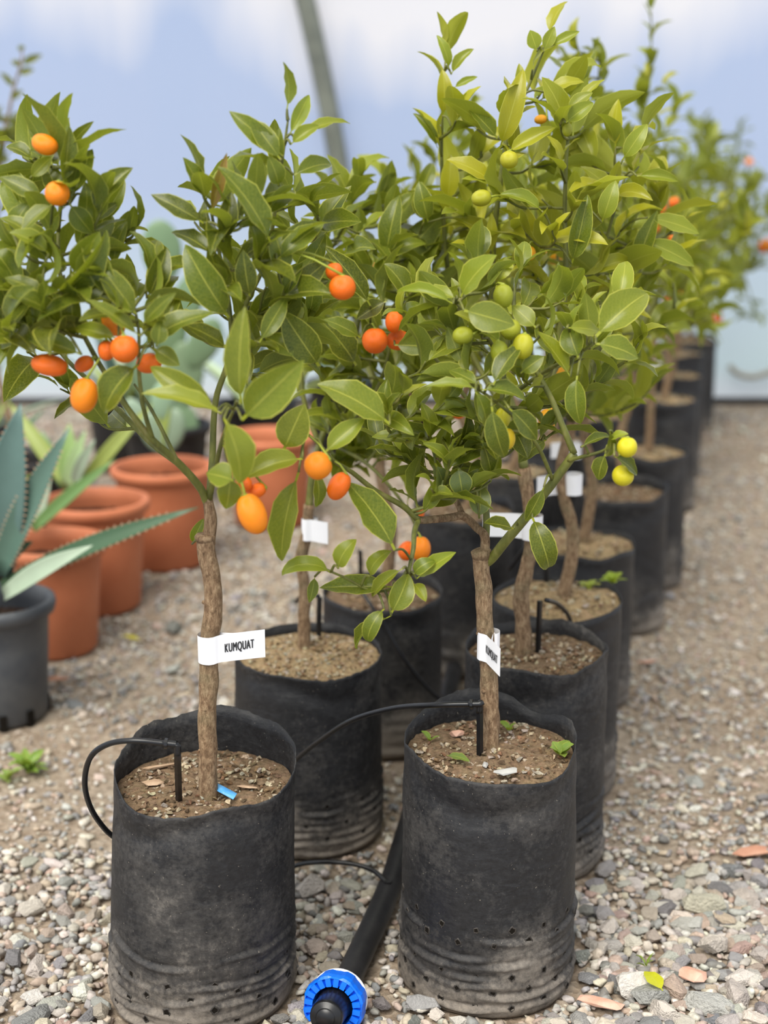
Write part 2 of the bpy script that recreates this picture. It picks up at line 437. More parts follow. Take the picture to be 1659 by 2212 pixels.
# ------------------------------------------------------------------ leaves
def make_leaf(seed, W=0.33, fold=0.35, bend=0.9, wave=0.05, twist=0.0):
    r = random.Random(seed)
    st = [0.0, 0.10, 0.14, 0.22, 0.33, 0.46, 0.60, 0.73, 0.84, 0.93, 1.0]
    hw = []
    for s in st:
        if s <= 0.10: hw.append(0.016)
        else:
            q = (s-0.10)/0.90
            hw.append(max(0.003, W/2*(sin(pi*q**0.84)**0.80)*(1.0-0.16*q)))
    ctr = []; y = z = 0.0; prev = 0
    for s in st:
        th = bend*(0.35 - s**1.25*1.0)
        y += cos(th)*(s-prev); z += sin(th)*(s-prev); prev = s
        ctr.append((y, z, th))
    ph = r.uniform(0, 6); wv = r.uniform(2.2, 3.4)
    V, UVs, Fc = [], [], []
    for s, h, (cy, cz, th) in zip(st, hw, ctr):
        tw = twist*s
        for k, u in enumerate((-1, -0.5, 0, 0.5, 1)):
            x = u*h
            up = fold*abs(x) + wave*sin(wv*2*pi*s+ph+(0 if u > 0 else 1.6))*abs(u)*h/(W/2)*W
            if s <= 0.10: up = 0
            xx = x*cos(tw)-up*sin(tw); uu = x*sin(tw)+up*cos(tw)
            V.append(Vector((xx, cy-uu*sin(th), cz+uu*cos(th)))); UVs.append((0.5+u*0.5, s))
    n = len(st)
    for i in range(n-1):
        for k in range(4):
            a = i*5+k; Fc.append((a, a+1, a+6, a+5))
    # chord to +Y, length 1
    tip = V[(n-1)*5+2]; ang = math.atan2(tip.z, tip.y); L = sqrt(tip.y**2+tip.z**2)
    R = Matrix.Rotation(-ang, 4, 'X'); V = [(R @ v)/L for v in V]
    wid = max(v.x for v in V)-min(v.x for v in V)
    return mesh_from('leaf', V, Fc, MAT['leaf'], True, UVs), wid
LEAVES = []
for i in range(14):
    rr = random.Random(100+i)
    LEAVES.append(make_leaf(i, rr.uniform(0.34, 0.46), rr.uniform(0.05, 0.65), rr.choice([0.5, 0.9, 1.3, 1.7]), rr.uniform(0.03, 0.09), rr.uniform(-0.6, 0.6)))
HERO = []
for i in range(5):
    rr = random.Random(300+i)
    HERO.append(make_leaf(60+i, 0.40, rr.uniform(0.25, 0.65), [0.35, 0.7, 1.0, 0.5, 1.25][i], rr.uniform(0.045, 0.08), rr.uniform(-0.25, 0.25)))
CURL = [make_leaf(90+i, 0.40, 0.2, 1.9+0.3*i, 0.03, 0.2) for i in range(3)]

def leaf_matrix(base, tip, up, width, wid0):
    d = tip-base; L = d.length; d = d/L
    n = up-d*up.dot(d)
    if n.length < 1e-3: n = Vector((0, 0, 1))-d*d.z
    if n.length < 1e-3: n = Vector((1, 0, 0))
    n.normalize(); x = d.cross(n)
    sx = width/wid0
    M = Matrix(((x.x*sx, d.x*L, n.x*L, base.x), (x.y*sx, d.y*L, n.y*L, base.y), (x.z*sx, d.z*L, n.z*L, base.z), (0, 0, 0, 1)))
    return M

def fruit_mesh():
    prof = []; n = 12
    for i in range(n+1):
        a = -pi/2+pi*i/n
        r = cos(a)**0.92 if 0 < i < n else 0.0
        z = sin(a)
        if i == n: z = 0.955
        if i == n-1: z *= 0.985
        prof.append((max(r, 0.001), z))
    V, Fc = lathe_geo(prof, 18)
    V = [Vector((v.x*(1+0.03*mnoise.noise(v*1.6)), v.y*(1+0.03*mnoise.noise(v*1.6+Vector((5, 0, 0)))), v.z)) for v in V]
    return mesh_from('fruit', V, Fc, MAT['fruit'])
FRUIT = fruit_mesh()

DARK, MID, LIGHT, YELL, GREY = s2l((40, 58, 20)), s2l((80, 98, 28)), s2l((126, 138, 42)), s2l((164, 160, 34)), s2l((92, 110, 72))
ORANGE, DEEP, LIME, LEMON, AMBER = s2l((252, 140, 8)), s2l((244, 110, 8)), s2l((156, 160, 34)), s2l((220, 206, 24)), s2l((234, 162, 20))

UVC = {}
TREES = []
class Tree:
    def __init__(self, loc, label, palette, group=None, max_leaf=300, seed=1):
        self.root = thing('kumquat_tree', loc, label, 'tree', group)
        self.rel = rel(self.root); self.samples = []; self.nleaf = 0; self.pal = palette
        self.r = random.Random(seed); self.max = max_leaf; self.buf = []; TREES.append(self)
    def color(self, bias=0.0):
        t = min(1, max(0, self.r.betavariate(1.6, 1.6)+bias)); n = len(self.pal)-1
        i = min(n-1, int(t*n)); c = mixc(self.pal[i], self.pal[i+1], t*n-i)
        k = 1+self.r.uniform(-0.22, 0.18)
        return tuple(x*k for x in c)
    def stem(self, name, pts, r0, r1, mat, sides=8, knob=0.0, sub=5, record=True):
        pp = catmull(pts, sub); n = len(pp)
        rad = [r0+(r1-r0)*(i/(n-1)) for i in range(n)]
        part(name, tube_geo(pp, rad, sides, knob), MAT[mat], self.root)
        if record:
            for p_, r_ in zip(pp[1:], rad[1:]): self.samples.append((p_, r_))
        return pp
    def leaf(self, base, tip, up, width, color=None, kind='gen', idx=None):
        lib = {'gen': LEAVES, 'hero': HERO, 'curl': CURL}[kind]
        me, w0 = lib[self.r.randrange(len(lib)) if idx is None else idx % len(lib)]
        M = leaf_matrix(base, tip, up, width, w0)
        self.nleaf += 1
        self.buf.append((0 if kind != 'gen' else 1, depth(base), me, M, color or self.color()))
    def finish(self):
        """the 300 leaves that show largest become parts, whatever is left over is one foliage part"""
        self.buf.sort(key=lambda q: (q[0], q[1]))
        for _, _, me, M, c in self.buf[:self.max]: link('leaf', me, self.root, self.rel @ M, c)
        rest = self.buf[self.max:]
        if not rest: return
        V, Fc, U, C = [], [], [], []
        for _, _, me, M, c in rest:
            o = len(V); MM = self.rel @ M
            V += [MM @ v.co for v in me.vertices]; Fc += [tuple(i+o for i in p_.vertices) for p_ in me.polygons]
            if me.name not in UVC:
                u = [None]*len(me.vertices); ul = me.uv_layers[0].data
                for lp in me.loops: u[lp.vertex_index] = tuple(ul[lp.index].uv)
                UVC[me.name] = u
            U += UVC[me.name]; C += [(*c, 1)]*len(me.vertices)
        me = mesh_from('foliage', V, Fc, MAT['foliage'], True, U)
        at = me.color_attributes.new('tint', 'FLOAT_COLOR', 'POINT'); at.data.foreach_set('color', np.array(C, dtype=np.float32).ravel())
        link('foliage', me, self.root)['kind'] = 'stuff'
    def nearest(self, p, below=False):
        best = None; bd = 1e9
        for s, r_ in self.samples:
            if below and s.z > p.z-0.01: continue
            d = (s-p).length
            if d < bd: bd = d; best = s
        return best, bd
    def shoot(self, tip, nleaf=8, L=0.085, spacing=0.017, bias=0.0, attach=None, width=0.40, thin=0.0022):
        """a leafy shoot from the nearest branch point up to tip"""
        a = attach or self.nearest(tip, True)[0] or self.nearest(tip)[0]
        d = tip-a; ln = d.length
        mid = a.lerp(tip, 0.5)+Vector((d.x*0.10, d.y*0.10, -0.08*ln*(0.4+abs(d.x)/max(ln, 0.01))))
        mid += Vector([self.r.uniform(-0.04, 0.04)*ln for _ in range(3)])
        pp = self.stem('branch', [a, mid, tip], min(0.0045, thin+ln*0.006), 0.0012, 'twig', 6, sub=5)
        cum = [0]
        for i in range(1, len(pp)): cum.append(cum[-1]+(pp[i]-pp[i-1]).length)
        tot = cum[-1]; ph = self.r.uniform(0, 6.28)
        for k in range(nleaf):
            s = tot-k*spacing*self.r.uniform(0.85, 1.2)
            if s < tot*0.08: break
            i = max(1, min(len(pp)-1, next((j for j in range(len(cum)) if cum[j] >= s), len(pp)-1)))
            t = (s-cum[i-1])/max(1e-6, cum[i]-cum[i-1]); pos = pp[i-1].lerp(pp[i], t)
            dr = (pp[i]-pp[i-1]).normalized(); dr = (dr+Vector((0, 0, 0.35))).normalized()
            ref = Vector((1, 0, 0)) if abs(dr.x) < 0.8 else Vector((0, 1, 0))
            e1 = (ref-dr*ref.dot(dr)).normalized(); e2 = dr.cross(e1)
            ph += 2.4+self.r.uniform(-0.4, 0.4)
            rad = e1*cos(ph)+e2*sin(ph)
            a_ = radians(min(95, 24+k*6.5+self.r.uniform(-12, 16)))
            ld = dr*cos(a_)+rad*sin(a_)
            ld.z -= 0.10*self.r.random()
            ld.normalize()
            ln_ = L*self.r.uniform(0.72, 1.18)*(0.62 if k == 0 else 0.85 if k == 1 else 1.0)
            up = (dr*1.0+Vector((0, 0, 0.5))+Vector([self.r.uniform(-0.35, 0.35) for _ in range(3)]))
            self.leaf(pos, pos+ld*ln_, up, ln_*width*self.r.uniform(0.85, 1.1), self.color(bias+(0.15 if k < 2 else 0)))
    def twiglet(self, p, r_=0.0014, maxd=0.25):
        s, d = self.nearest(p)
        if s is None or d < 0.006 or d > maxd: return
        m = s.lerp(p, 0.5)+Vector((0, 0, 0.006))
        self.stem('twig', [s, m, p], r_*1.3, r_, 'twig', 5, sub=3, record=False)
    def hero(self, bx, by, tx, ty, w, Y, dY=0.0, roll=0.25, col_=None, kind='hero', flip=1, idx=None):
        """one leaf read off the photograph: base and tip pixels, width in pixels, distance from the branch it hangs on"""
        base = P(bx, by, Y); tip = P(tx, ty, Y+dY)
        z = depth(base); d = (tip-base).normalized()
        tocam = (CAMP-base).normalized()*flip
        up = tocam*0.9+Vector((0, 0, 0.55))+d.cross(tocam)*roll
        self.leaf(base, tip, up, w*z/F_PX*1.06, col_ or self.color(), kind, idx)
        self.twiglet(base)
    def fruit(self, px, py, wpx, hpx, Y, color, tilt=0.0):
        c = P(px, py, Y); k = depth(c)/F_PX
        rot = Matrix.Rotation(radians(tilt), 4, 'Y')
        a, b = wpx*k/2, hpx*k/2
        if wpx > hpx*1.12:
            rot = Matrix.Rotation(radians(tilt+82), 4, 'Y'); a, b = b, a
        f = link('fruit', FRUIT, self.root, self.rel @ Matrix.Translation(c) @ rot @ Matrix.Diagonal((a, a, b, 1)), jit(color, 0.06))
        top = (Matrix.Translation(c) @ rot) @ Vector((0, 0, b*0.97))
        s, d = self.nearest(top)
        if s is None or d > 0.14: s = top+Vector((0, 0.004, 0.018))
        g1 = tube_geo([top-(s-top).normalized()*0.0015, top.lerp(s, 0.5)+Vector((0, 0, 0.003)), s], [0.0017, 0.0012, 0.0013], 5)
        # little star calyx where the stalk meets the peel
        nrm = (rot @ Vector((0, 0, 1))).normalized(); e1 = nrm.orthogonal().normalized(); e2 = nrm.cross(e1)
        V = [top+nrm*0.0015]; Fc = []
        for q in range(10):
            rr_ = 0.0042 if q % 2 == 0 else 0.0022
            V.append(top+(e1*cos(q*pi/5)+e2*sin(q*pi/5))*rr_-nrm*0.0002)
        for q in range(10): Fc.append((0, 1+q, 1+(q+1) % 10))
        V, Fc = merge([g1, (V, Fc)])
        fm = f.matrix_basis.inverted() @ self.rel
        V = [fm @ v for v in V]
        link('calyx', mesh_from('calyx', V, Fc, MAT['calyx']), f)
    def fill(self, n, cpx, cpy, rx, ry, Y, ry_depth, nleaf=7, L=0.08, bias=0.0):
        for _ in range(n):
            while True:
                a, b, c = (self.r.uniform(-1, 1) for _ in range(3))
                if a*a+b*b+c*c <= 1: break
            self.shoot(P(cpx+a*rx, cpy+b*ry, Y+c*ry_depth), nleaf, L, bias=bias)
PXL = lambda pts, Y: [P(p[0], p[1], Y+(p[2] if len(p) > 2 else 0)) for p in pts]

# ------------------------------------------------------------------ grow bags with their soil
def grow_bag(X, Y, rb, rt, H, label, front_low=0.03, seed=1, hi=False, soil_z=None, soil='soil', dents=(), group=None, lean=(0, 0), soil_label=None, holes=()):
    root = thing('grow_bag', (X, Y, 0), label, 'grow bag', group)
    sides, rows = (108, 92) if hi else (48, 34)
    TT = [0.36*(j/(rows*0.55)) if j <= rows*0.55 else 0.36+0.64*((j-rows*0.55)/(rows*0.45)) for j in range(rows+1)]; TT[-1] = 1.0
    r = random.Random(seed)
    def H_(a):
        # rim: high at the back, low towards the viewer, cut unevenly
        h = H - front_low*0.5*(1-sin(a)) + 0.006*mnoise.noise(Vector((cos(a)*1.5, sin(a)*1.5, seed*3.1)))*2
        if hi: h += 0.0022*mnoise.noise(Vector((cos(a)*14, sin(a)*14, seed)))
        for (da, dw, dh) in dents:
            dd = (a-da+pi) % (2*pi)-pi; h += dh*exp(-(dd/dw)**2)
        return h
    creases = [0.045, 0.085, 0.13, 0.165, 0.21, 0.27] if not hi else [0.045, 0.09, 0.135, 0.175, 0.22, 0.265, 0.33]
    def R_(a, t):
        rr = rb+(rt-rb)*min(1, t*1.15)**0.8
        if t < 0.05: rr *= 0.93+0.07*sqrt(max(0, 1-((0.05-t)/0.05)**2))
        rr *= 1+0.022*mnoise.noise(Vector((cos(a)*1.3+seed, sin(a)*1.3, t*2.0)))+0.006*mnoise.noise(Vector((cos(a)*4+seed, sin(a)*4, t*6)))
        for i, c in enumerate(creases):
            ci = c+0.035*mnoise.noise(Vector((cos(a)*1.2, sin(a)*1.2, i*5+seed)))
            amp = 0.0062*max(0.0, 0.30+mnoise.noise(Vector((cos(a)*1.8, sin(a)*1.8, i*9+seed*2))))
            q = (t-ci)/(0.012 if hi else 0.022)
            rr += amp*(exp(-q*q)-0.8*exp(-(q-1.5)**2))
        rr += -0.0055*exp(-((t-0.90+0.05*sin(2*a+seed))/0.05)**2)*max(0, -sin(a)+0.1*cos(3*a))
        if hi: rr += 0.0022*max(0, t-0.55)*mnoise.noise(Vector((a*5+t*9, t*3, seed)))*2.2+0.0016*mnoise.noise(Vector((a*9-t*14, t*12, seed+4)))*(1-t)
        return rr
    V, Fc = [], []
    for j in range(rows+1):
        t = TT[j]
        for k in range(sides):
            a = 2*pi*k/sides
            rr = R_(a, t); z = H_(a)*t
            V.append(Vector((rr*cos(a)+lean[0]*t, rr*sin(a)+lean[1]*t, z)))
    for j in range(rows):
        for k in range(sides):
            a = j*sides+k; b = j*sides+(k+1) % sides; Fc.append((a, b, b+sides, a+sides))
    # inner face of the film, going down below the soil
    base = len(V); inner = 5
    for j in range(inner+1):
        t = 1-0.26*j/inner
        for k in range(sides):
            a = 2*pi*k/sides; rr = R_(a, t)-0.0014
            V.append(Vector((rr*cos(a)+lean[0]*t, rr*sin(a)+lean[1]*t, H_(a)*t)))
    for k in range(sides):
        a = rows*sides+k; b = rows*sides+(k+1) % sides
        Fc.append((a, b, base+(k+1) % sides, base+k))
    for j in range(inner):
        for k in range(sides):
            a = base+j*sides+k; b = base+j*sides+(k+1) % sides; Fc.append((a, b, b+sides, a+sides))
    Fc.append(tuple(reversed(range(sides))))
    part('film_sleeve', (V, Fc), MAT['bag'], root, local=True)
    for (a, t, sc) in holes:
        rr = R_(a, t); z = H_(a)*t; c = Vector((rr*cos(a)+lean[0]*t, rr*sin(a)+lean[1]*t, z)); nrm = Vector((cos(a), sin(a), 0)); tn = Vector((-sin(a), cos(a), 0))
        lip = []; n1 = 12; ro, ri = 0.0048*sc, 0.0030*sc
        for q in range(n1):
            w = 1+0.2*sin(q*2.3+a*9); e = tn*cos(2*pi*q/n1)+Vector((0, 0, 1))*sin(2*pi*q/n1)*1.15
            lip += [c+e*ro*w-nrm*0.0006, c+e*(ro+ri)*0.5*w+nrm*0.0010, c+e*ri*w+nrm*0.0003]
        lf = []
        for q in range(n1):
            q2 = (q+1) % n1
            lf += [(q*3, q2*3, q2*3+1, q*3+1), (q*3+1, q2*3+1, q2*3+2, q*3+2)]
        hm = part('drainage_hole', (lip, lf), MAT['ring'], root, local=True)
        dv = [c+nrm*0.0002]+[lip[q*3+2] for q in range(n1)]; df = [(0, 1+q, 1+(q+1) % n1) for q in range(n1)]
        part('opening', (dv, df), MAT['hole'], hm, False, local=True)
    # soil
    sz = soil_z if soil_z else H-0.03
    tS = sz/H; V, Fc = [], []; rings = 14 if hi else 7
    V.append(Vector((lean[0]*tS, lean[1]*tS, sz+0.006)))
    for j in range(1, rings+1):
        for k in range(sides):
            a = 2*pi*k/sides; q = j/rings; ez = min(sz, H_(a)-0.010); rr = (R_(a, ez/H_(a))-0.0026)*q
            zz = sz+(ez-sz)*q**4+0.007*(1-q*q)+(0.006 if q < 0.95 else 0.002)*mnoise.noise(Vector((rr*cos(a)*25+seed, rr*sin(a)*25, 1)))+0.0025*mnoise.noise(Vector((rr*cos(a)*90+seed, rr*sin(a)*90, 1)))
            V.append(Vector((rr*cos(a)+lean[0]*tS, rr*sin(a)+lean[1]*tS, zz)))
    for k in range(sides): Fc.append((0, 1+k, 1+(k+1) % sides))
    for j in range(rings-1):
        for k in range(sides):
            a = 1+j*sides+k; b = 1+j*sides+(k+1) % sides; Fc.append((a, a+sides, b+sides, b))
    geos = [(V, Fc)]
    sbase = {'soil': s2l((136, 114, 90)), 'soil_pale': s2l((176, 152, 116))}[soil]
    scr = [mixc(sbase, (0.02, 0.015, 0.01), .45), sbase, sbase, mixc(sbase, s2l((214, 198, 170)), .6), s2l((188, 178, 160)), s2l((150, 120, 92)), s2l((206, 190, 160))]
    tints = [jit(sbase, 0.1) for _ in V]
    for _ in range(620 if hi else 160):
        a = r.uniform(0, 2*pi); q = sqrt(r.random())*0.90; rr = R_(a, tS)*q
        s = r.choice([0.0018, 0.0025, 0.0035, 0.0045, 0.006])*(1.0 if hi else 1.3)
        c = Vector((rr*cos(a)+lean[0]*tS, rr*sin(a)+lean[1]*tS, sz+0.007*(1-q*q)+s*0.25))
        v0, f0 = STONE_GEO[r.randrange(len(STONE_GEO))]; Rm = Matrix.Rotation(r.uniform(0, 6), 3, 'Z')
        geos.append(([c+Rm @ Vector((v.x*s, v.y*s, v.z*s*0.8)) for v in v0], f0))
        tints += [jit(scr[r.randrange(len(scr))], 0.15)]*len(v0)
    v, f = merge(geos); v = [q+Vector((X, Y, 0)) for q in v]
    sm = mesh_from('potting_soil', v, f, MAT['soil_tint'], False)
    at = sm.color_attributes.new('tint', 'FLOAT_COLOR', 'POINT'); at.data.foreach_set('color', np.array([(*c_, 1) for c_ in tints], dtype=np.float32).ravel())
    so = link('potting_soil', sm)
    tag(so, soil_label or ('crumbly potting soil filling the '+label.split(',')[0]), 'soil', kind='stuff')
    return root

# stone hulls shared by gravel and soil crumbs
def hull(seed, n=15, flat=0.62):
    r = random.Random(seed); bm = bmesh.new(); ax, ay = r.uniform(0.8, 1.25), r.uniform(0.65, 0.95)
    for _ in range(n):
        v = Vector((r.gauss(0, 1), r.gauss(0, 1), r.gauss(0, 1))).normalized()*r.uniform(0.82, 1.0)
        bm.verts.new((v.x*ax, v.y*ay, v.z*flat))
    g = bmesh.ops.convex_hull(bm, input=bm.verts)
    bmesh.ops.delete(bm, geom=[e for e in g['geom_interior'] if isinstance(e, bmesh.types.BMVert)], context='VERTS')
    bm.verts.ensure_lookup_table(); bm.verts.index_update()
    out = ([v.co.copy() for v in bm.verts], [tuple(v.index for v in f.verts) for f in bm.faces]); bm.free(); return out
STONE_GEO = [hull(i, 9, 0.7) for i in range(8)]
STONE_HI = [hull(50+i, 20, 0.62) for i in range(16)]

BAGS = []   # (x, y, r) footprints the gravel keeps clear of
def bag(X, Y, rb, rt, H, label, **kw):
    BAGS.append((X, Y, rb)); return grow_bag(X, Y, rb, rt, H, label, **kw)
def hole_rows(rows, a0, a1, n, seed, sc=1.0):
    r = random.Random(seed); out = []
    for i, t in enumerate(rows):
        for k in range(n):
            a = a0+(a1-a0)*(k+0.5*(i % 2))/n+r.uniform(-0.03, 0.03); out.append((radians(a), t+r.uniform(-0.006, 0.006), sc*r.uniform(0.8, 1.2)))
    return out
FS = -90  # degrees: towards the camera
bag(-0.238, 1.641, 0.121, 0.113, 0.340, 'black grow bag with ragged low rim and a blue strip on its soil', front_low=0.045, lean=(0.016, 0), seed=1, hi=True, soil_z=0.283, soil='soil',
    dents=((radians(100), 0.7, 0.006), (radians(232), 0.4, -0.012), (radians(198), 0.16, 0.008)), holes=hole_rows((0.07, 0.135, 0.19, 0.245), 185, 355, 6, 3))
bag(0.136, 1.679, 0.117, 0.110, 0.350, 'black grow bag with many punched holes and a grey stone on its soil', front_low=0.032, seed=5, hi=True, soil_z=0.312, soil='soil',
    dents=((radians(90), 0.5, 0.008), (radians(50), 0.3, -0.012)), holes=hole_rows((0.06, 0.13, 0.19, 0.33, 0.39), 190, 350, 7, 4))
bag(-0.1187, 2.09, 0.117, 0.1145, 0.308, 'mud-streaked black grow bag of pale sandy soil behind the blue-strip bag', front_low=0.012, seed=9, hi=True, soil_z=0.291, soil='soil_pale', holes=hole_rows((0.12, 0.2, 0.3), 190, 350, 5, 5))
bag(0.228, 2.005, 0.110, 0.106, 0.345, 'black grow bag with rolled brown rim right behind the many-holed bag', front_low=0.010, seed=12, hi=True, soil_z=0.322, soil='soil', holes=hole_rows((0.12, 0.2), 200, 350, 5, 6))
bag(-0.003, 2.45, 0.110, 0.108, 0.290, 'smooth dark grow bag crossed by a slanting drip tube', front_low=0.01, seed=15, soil_z=0.27)
bag(0.289, 2.255, 0.108, 0.107, 0.342, 'black grow bag with green weeds sprouting on pale soil', front_low=0.008, seed=18, soil_z=0.332, soil='soil_pale')
bag(0.378, 2.66, 0.110, 0.108, 0.322, 'shorter black grow bag with a pale grey corner on its rim', front_low=0.006, seed=21, soil_z=0.312, soil='soil_pale')
RG = 'grow bags at the far end of the rows'
ORD = ['first', 'second', 'third', 'fourth', 'fifth']
bag(0.535, 3.115, 0.108, 0.105, 0.325, 'wide black grow bag with a folded-in rim behind the pale-cornered bag', front_low=0.01, seed=24, soil_z=0.30)
for i, (x, y) in enumerate([(0.645, 3.44), (0.835, 4.20), (0.95, 4.65), (1.065, 5.17), (1.19, 5.52)]):
    bag(x, y, 0.106, 0.104, 0.342, ORD[i]+' grow bag beyond the folded-in-rim bag, in the row along the open gravel', front_low=0.008, seed=30+i, soil_z=0.325, soil='soil_pale', group=RG, soil_label='pale soil in the '+ORD[i]+' bag beyond the folded-in-rim bag')
LROW = [(0.165, 2.85), (0.29, 3.22), (0.42, 3.58), (0.58, 3.95), (0.76, 4.5), (0.93, 5.0)]
bag(LROW[0][0], LROW[0][1], 0.106, 0.104, 0.345, 'creased black grow bag behind the slanting-tube bag', front_low=0.01, seed=41, soil_z=0.325)
for i, (x, y) in enumerate(LROW[1:]):
    bag(x, y, 0.106, 0.104, 0.342, ORD[i]+' grow bag beyond the creased bag, in the inner row', front_low=0.008, seed=45+i, soil_z=0.325, soil='soil_pale', group=RG, soil_label='pale soil in the '+ORD[i]+' bag beyond the creased bag')

# ------------------------------------------------------------------ trees
def trunk_knobs(tree, pts, n, seed):
    r = random.Random(seed); pp = catmull(pts, 8)
    for _ in range(n):
        i = r.randrange(2, len(pp)-2); a = r.uniform(0, 6.28); d = Vector((cos(a), sin(a), 0)); c = pp[i]+d*0.0085
        v, f = STONE_HI[r.randrange(len(STONE_HI))]; s = r.uniform(0.003, 0.0052)
        part('knot', ([c+Vector((q.x*s, q.y*s, q.z*s*1.4)) for q in v], f), MAT['bark'], tree.root)

# --- front left tree (T1)
b1 = G(447, 1722, 0.288)
Y1 = b1.y
T1 = Tree(b1, 'dark-leaved kumquat tree bearing ripe orange fruit, its trunk wearing a flat readable label flag', [DARK, mixc(DARK, MID, 0.55), MID, LIGHT], max_leaf=300, seed=11)
tr = [b1-Vector((0, 0, 0.02))]+PXL([(449, 1640), (447, 1560), (452, 1470), (452, 1400), (459, 1330), (458, 1250), (447, 1200), (446, 1160)], Y1)
tp = T1.stem('trunk', tr, 0.0112, 0.0106, 'bark', 14, 0.22, 6, record=False)
trunk_knobs(T1, tr, 9, 1)
v, f = tube_geo([P(446, 1168, Y1), P(444, 1157, Y1), P(444, 1154, Y1)], [0.0112, 0.0128, 0.0105], 12, 0.15)
part('graft_union', (v, f), MAT['bark'], T1.root, label='cut swollen bark stub where the green shoot was grafted')
T1.stem('stem', PXL([(452, 1175), (455, 1120), (450, 1085), (445, 1070)], Y1), 0.0075, 0.006, 'bark', 10, 0.15)
# main limbs
T1.stem('branch', PXL([(447, 1085), (430, 1050, -.01), (385, 1000, -.03), (330, 950, -.05), (285, 895, -.06), (245, 835, -.06), (200, 760, -.05), (160, 680, -.03), (130, 590, -.02), (125, 500, 0)], Y1), 0.005, 0.0018, 'twig', 9, 0.1)
T1.stem('branch', PXL([(440, 1065), (395, 1010, .05), (330, 960, .08), (270, 900, .10), (200, 830, .12), (130, 760, .14), (70, 660, .15), (30, 560, .15)], Y1), 0.0045, 0.0018, 'twig', 9, 0.1)
T1.stem('branch', PXL([(452, 1080), (458, 1000, .02), (465, 870, .03), (490, 790, .03), (500, 735, .03), (490, 620, .02), (470, 530, .02), (455, 450, .01)], Y1), 0.0045, 0.0016, 'twig', 9, 0.1)
T1.stem('branch', PXL([(497, 745, .03), (530, 660, .05), (575, 560, .05), (598, 430, .04), (612, 330, .03), (622, 260, .03)], Y1), 0.0032, 0.0013, 'twig', 8)
T1.stem('branch', PXL([(505, 720, .03), (560, 660, .10), (620, 600, .14), (670, 540, .16)], Y1), 0.003, 0.0014, 'twig', 8)
T1.stem('branch', PXL([(452, 1080), (470, 990, -.05), (490, 920, -.09), (505, 885, -.11)], Y1), 0.0036, 0.0016, 'twig', 8)
T1.stem('branch', PXL([(330, 950, -.05), (310, 880, -.07), (300, 800, -.08), (300, 720, -.08), (290, 660, -.07)], Y1), 0.003, 0.0014, 'twig', 8)
T1.stem('branch', PXL([(385, 1000, -.03), (330, 890, .0), (290, 830, .02)], Y1), 0.0026, 0.0014, 'twig', 8)
T1_tips = [(140, 300, 0), (95, 330, .04), (50, 340, .08), (160, 420, -.02), (60, 430, .1), (20, 440, .14), (110, 500, -.04), (180, 520, -.02), (40, 540, -.05), (230, 540, .02), (270, 520, .03),
           (20, 620, -.06), (90, 620, -.08), (170, 610, -.09), (220, 620, -.09), (320, 590, -.02), (345, 640, -.05), (110, 700, -.10), (30, 690, -.04), (60, 760, .05), (250, 680, -.11), (340, 720, -.10), (130, 840, .08), (200, 900, .10),
           (435, 400, .0), (470, 420, .06), (420, 480, .03), (490, 500, -.03), (620, 235, .03), (600, 360, .02), (560, 420, -.02), (530, 480, -.04), (640, 430, .08), (690, 470, .12), (560, 560, -.03), (620, 540, -.02), (680, 590, .10), (640, 640, .06),
           (480, 620, -.03), (560, 680, .02), (600, 720, .05), (660, 700, .10), (420, 720, .06), (540, 760, -.02), (640, 780, .04)]
for i, t in enumerate(T1_tips): T1.shoot(P(t[0], t[1], Y1+t[2]), 7, 0.082, 0.016, bias=-0.05, width=0.37)
H1 = [(135, 400, 150, 272, 40, -.03), (158, 425, 200, 322, 42, -.02), (182, 425, 268, 388, 26, 0), (195, 482, 258, 437, 24, .02), (97, 432, 0, 382, 40, -.03), (150, 318, 203, 262, 22, .02), (88, 308, 63, 272, 24, .03),
      (65, 385, 112, 338, 30, 0), (70, 345, 12, 318, 36, .04), (150, 440, 200, 505, 46, -.04), (115, 440, 46, 502, 42, -.05), (25, 505, 65, 437, 46, -.02), (105, 548, 20, 503, 42, -.07), (155, 595, 215, 500, 58, -.08),
      (245, 575, 275, 478, 36, 0), (200, 670, 186, 567, 58, -.10), (296, 682, 212, 570, 52, -.10), (318, 645, 360, 535, 46, -.04), (302, 726, 185, 646, 34, -.13), (308, 700, 380, 632, 32, -.12), (340, 748, 346, 695, 36, -.13),
      (298, 788, 226, 892, 74, -.13), (256, 732, 162, 710, 36, -.12), (176, 766, 60, 732, 44, -.11), (352, 706, 386, 632, 30, -.05), (62, 722, 0, 752, 40, -.06), (332, 752, 388, 790, 40, -.10), (100, 640, 10, 600, 40, -.1), (215, 480, 270, 390, 30, .05)]
for (bx, by, tx, ty, w, dy) in H1: T1.hero(bx, by, tx, ty, w, Y1+dy, T1.r.uniform(-.02, .03), T1.r.uniform(-.3, .5))
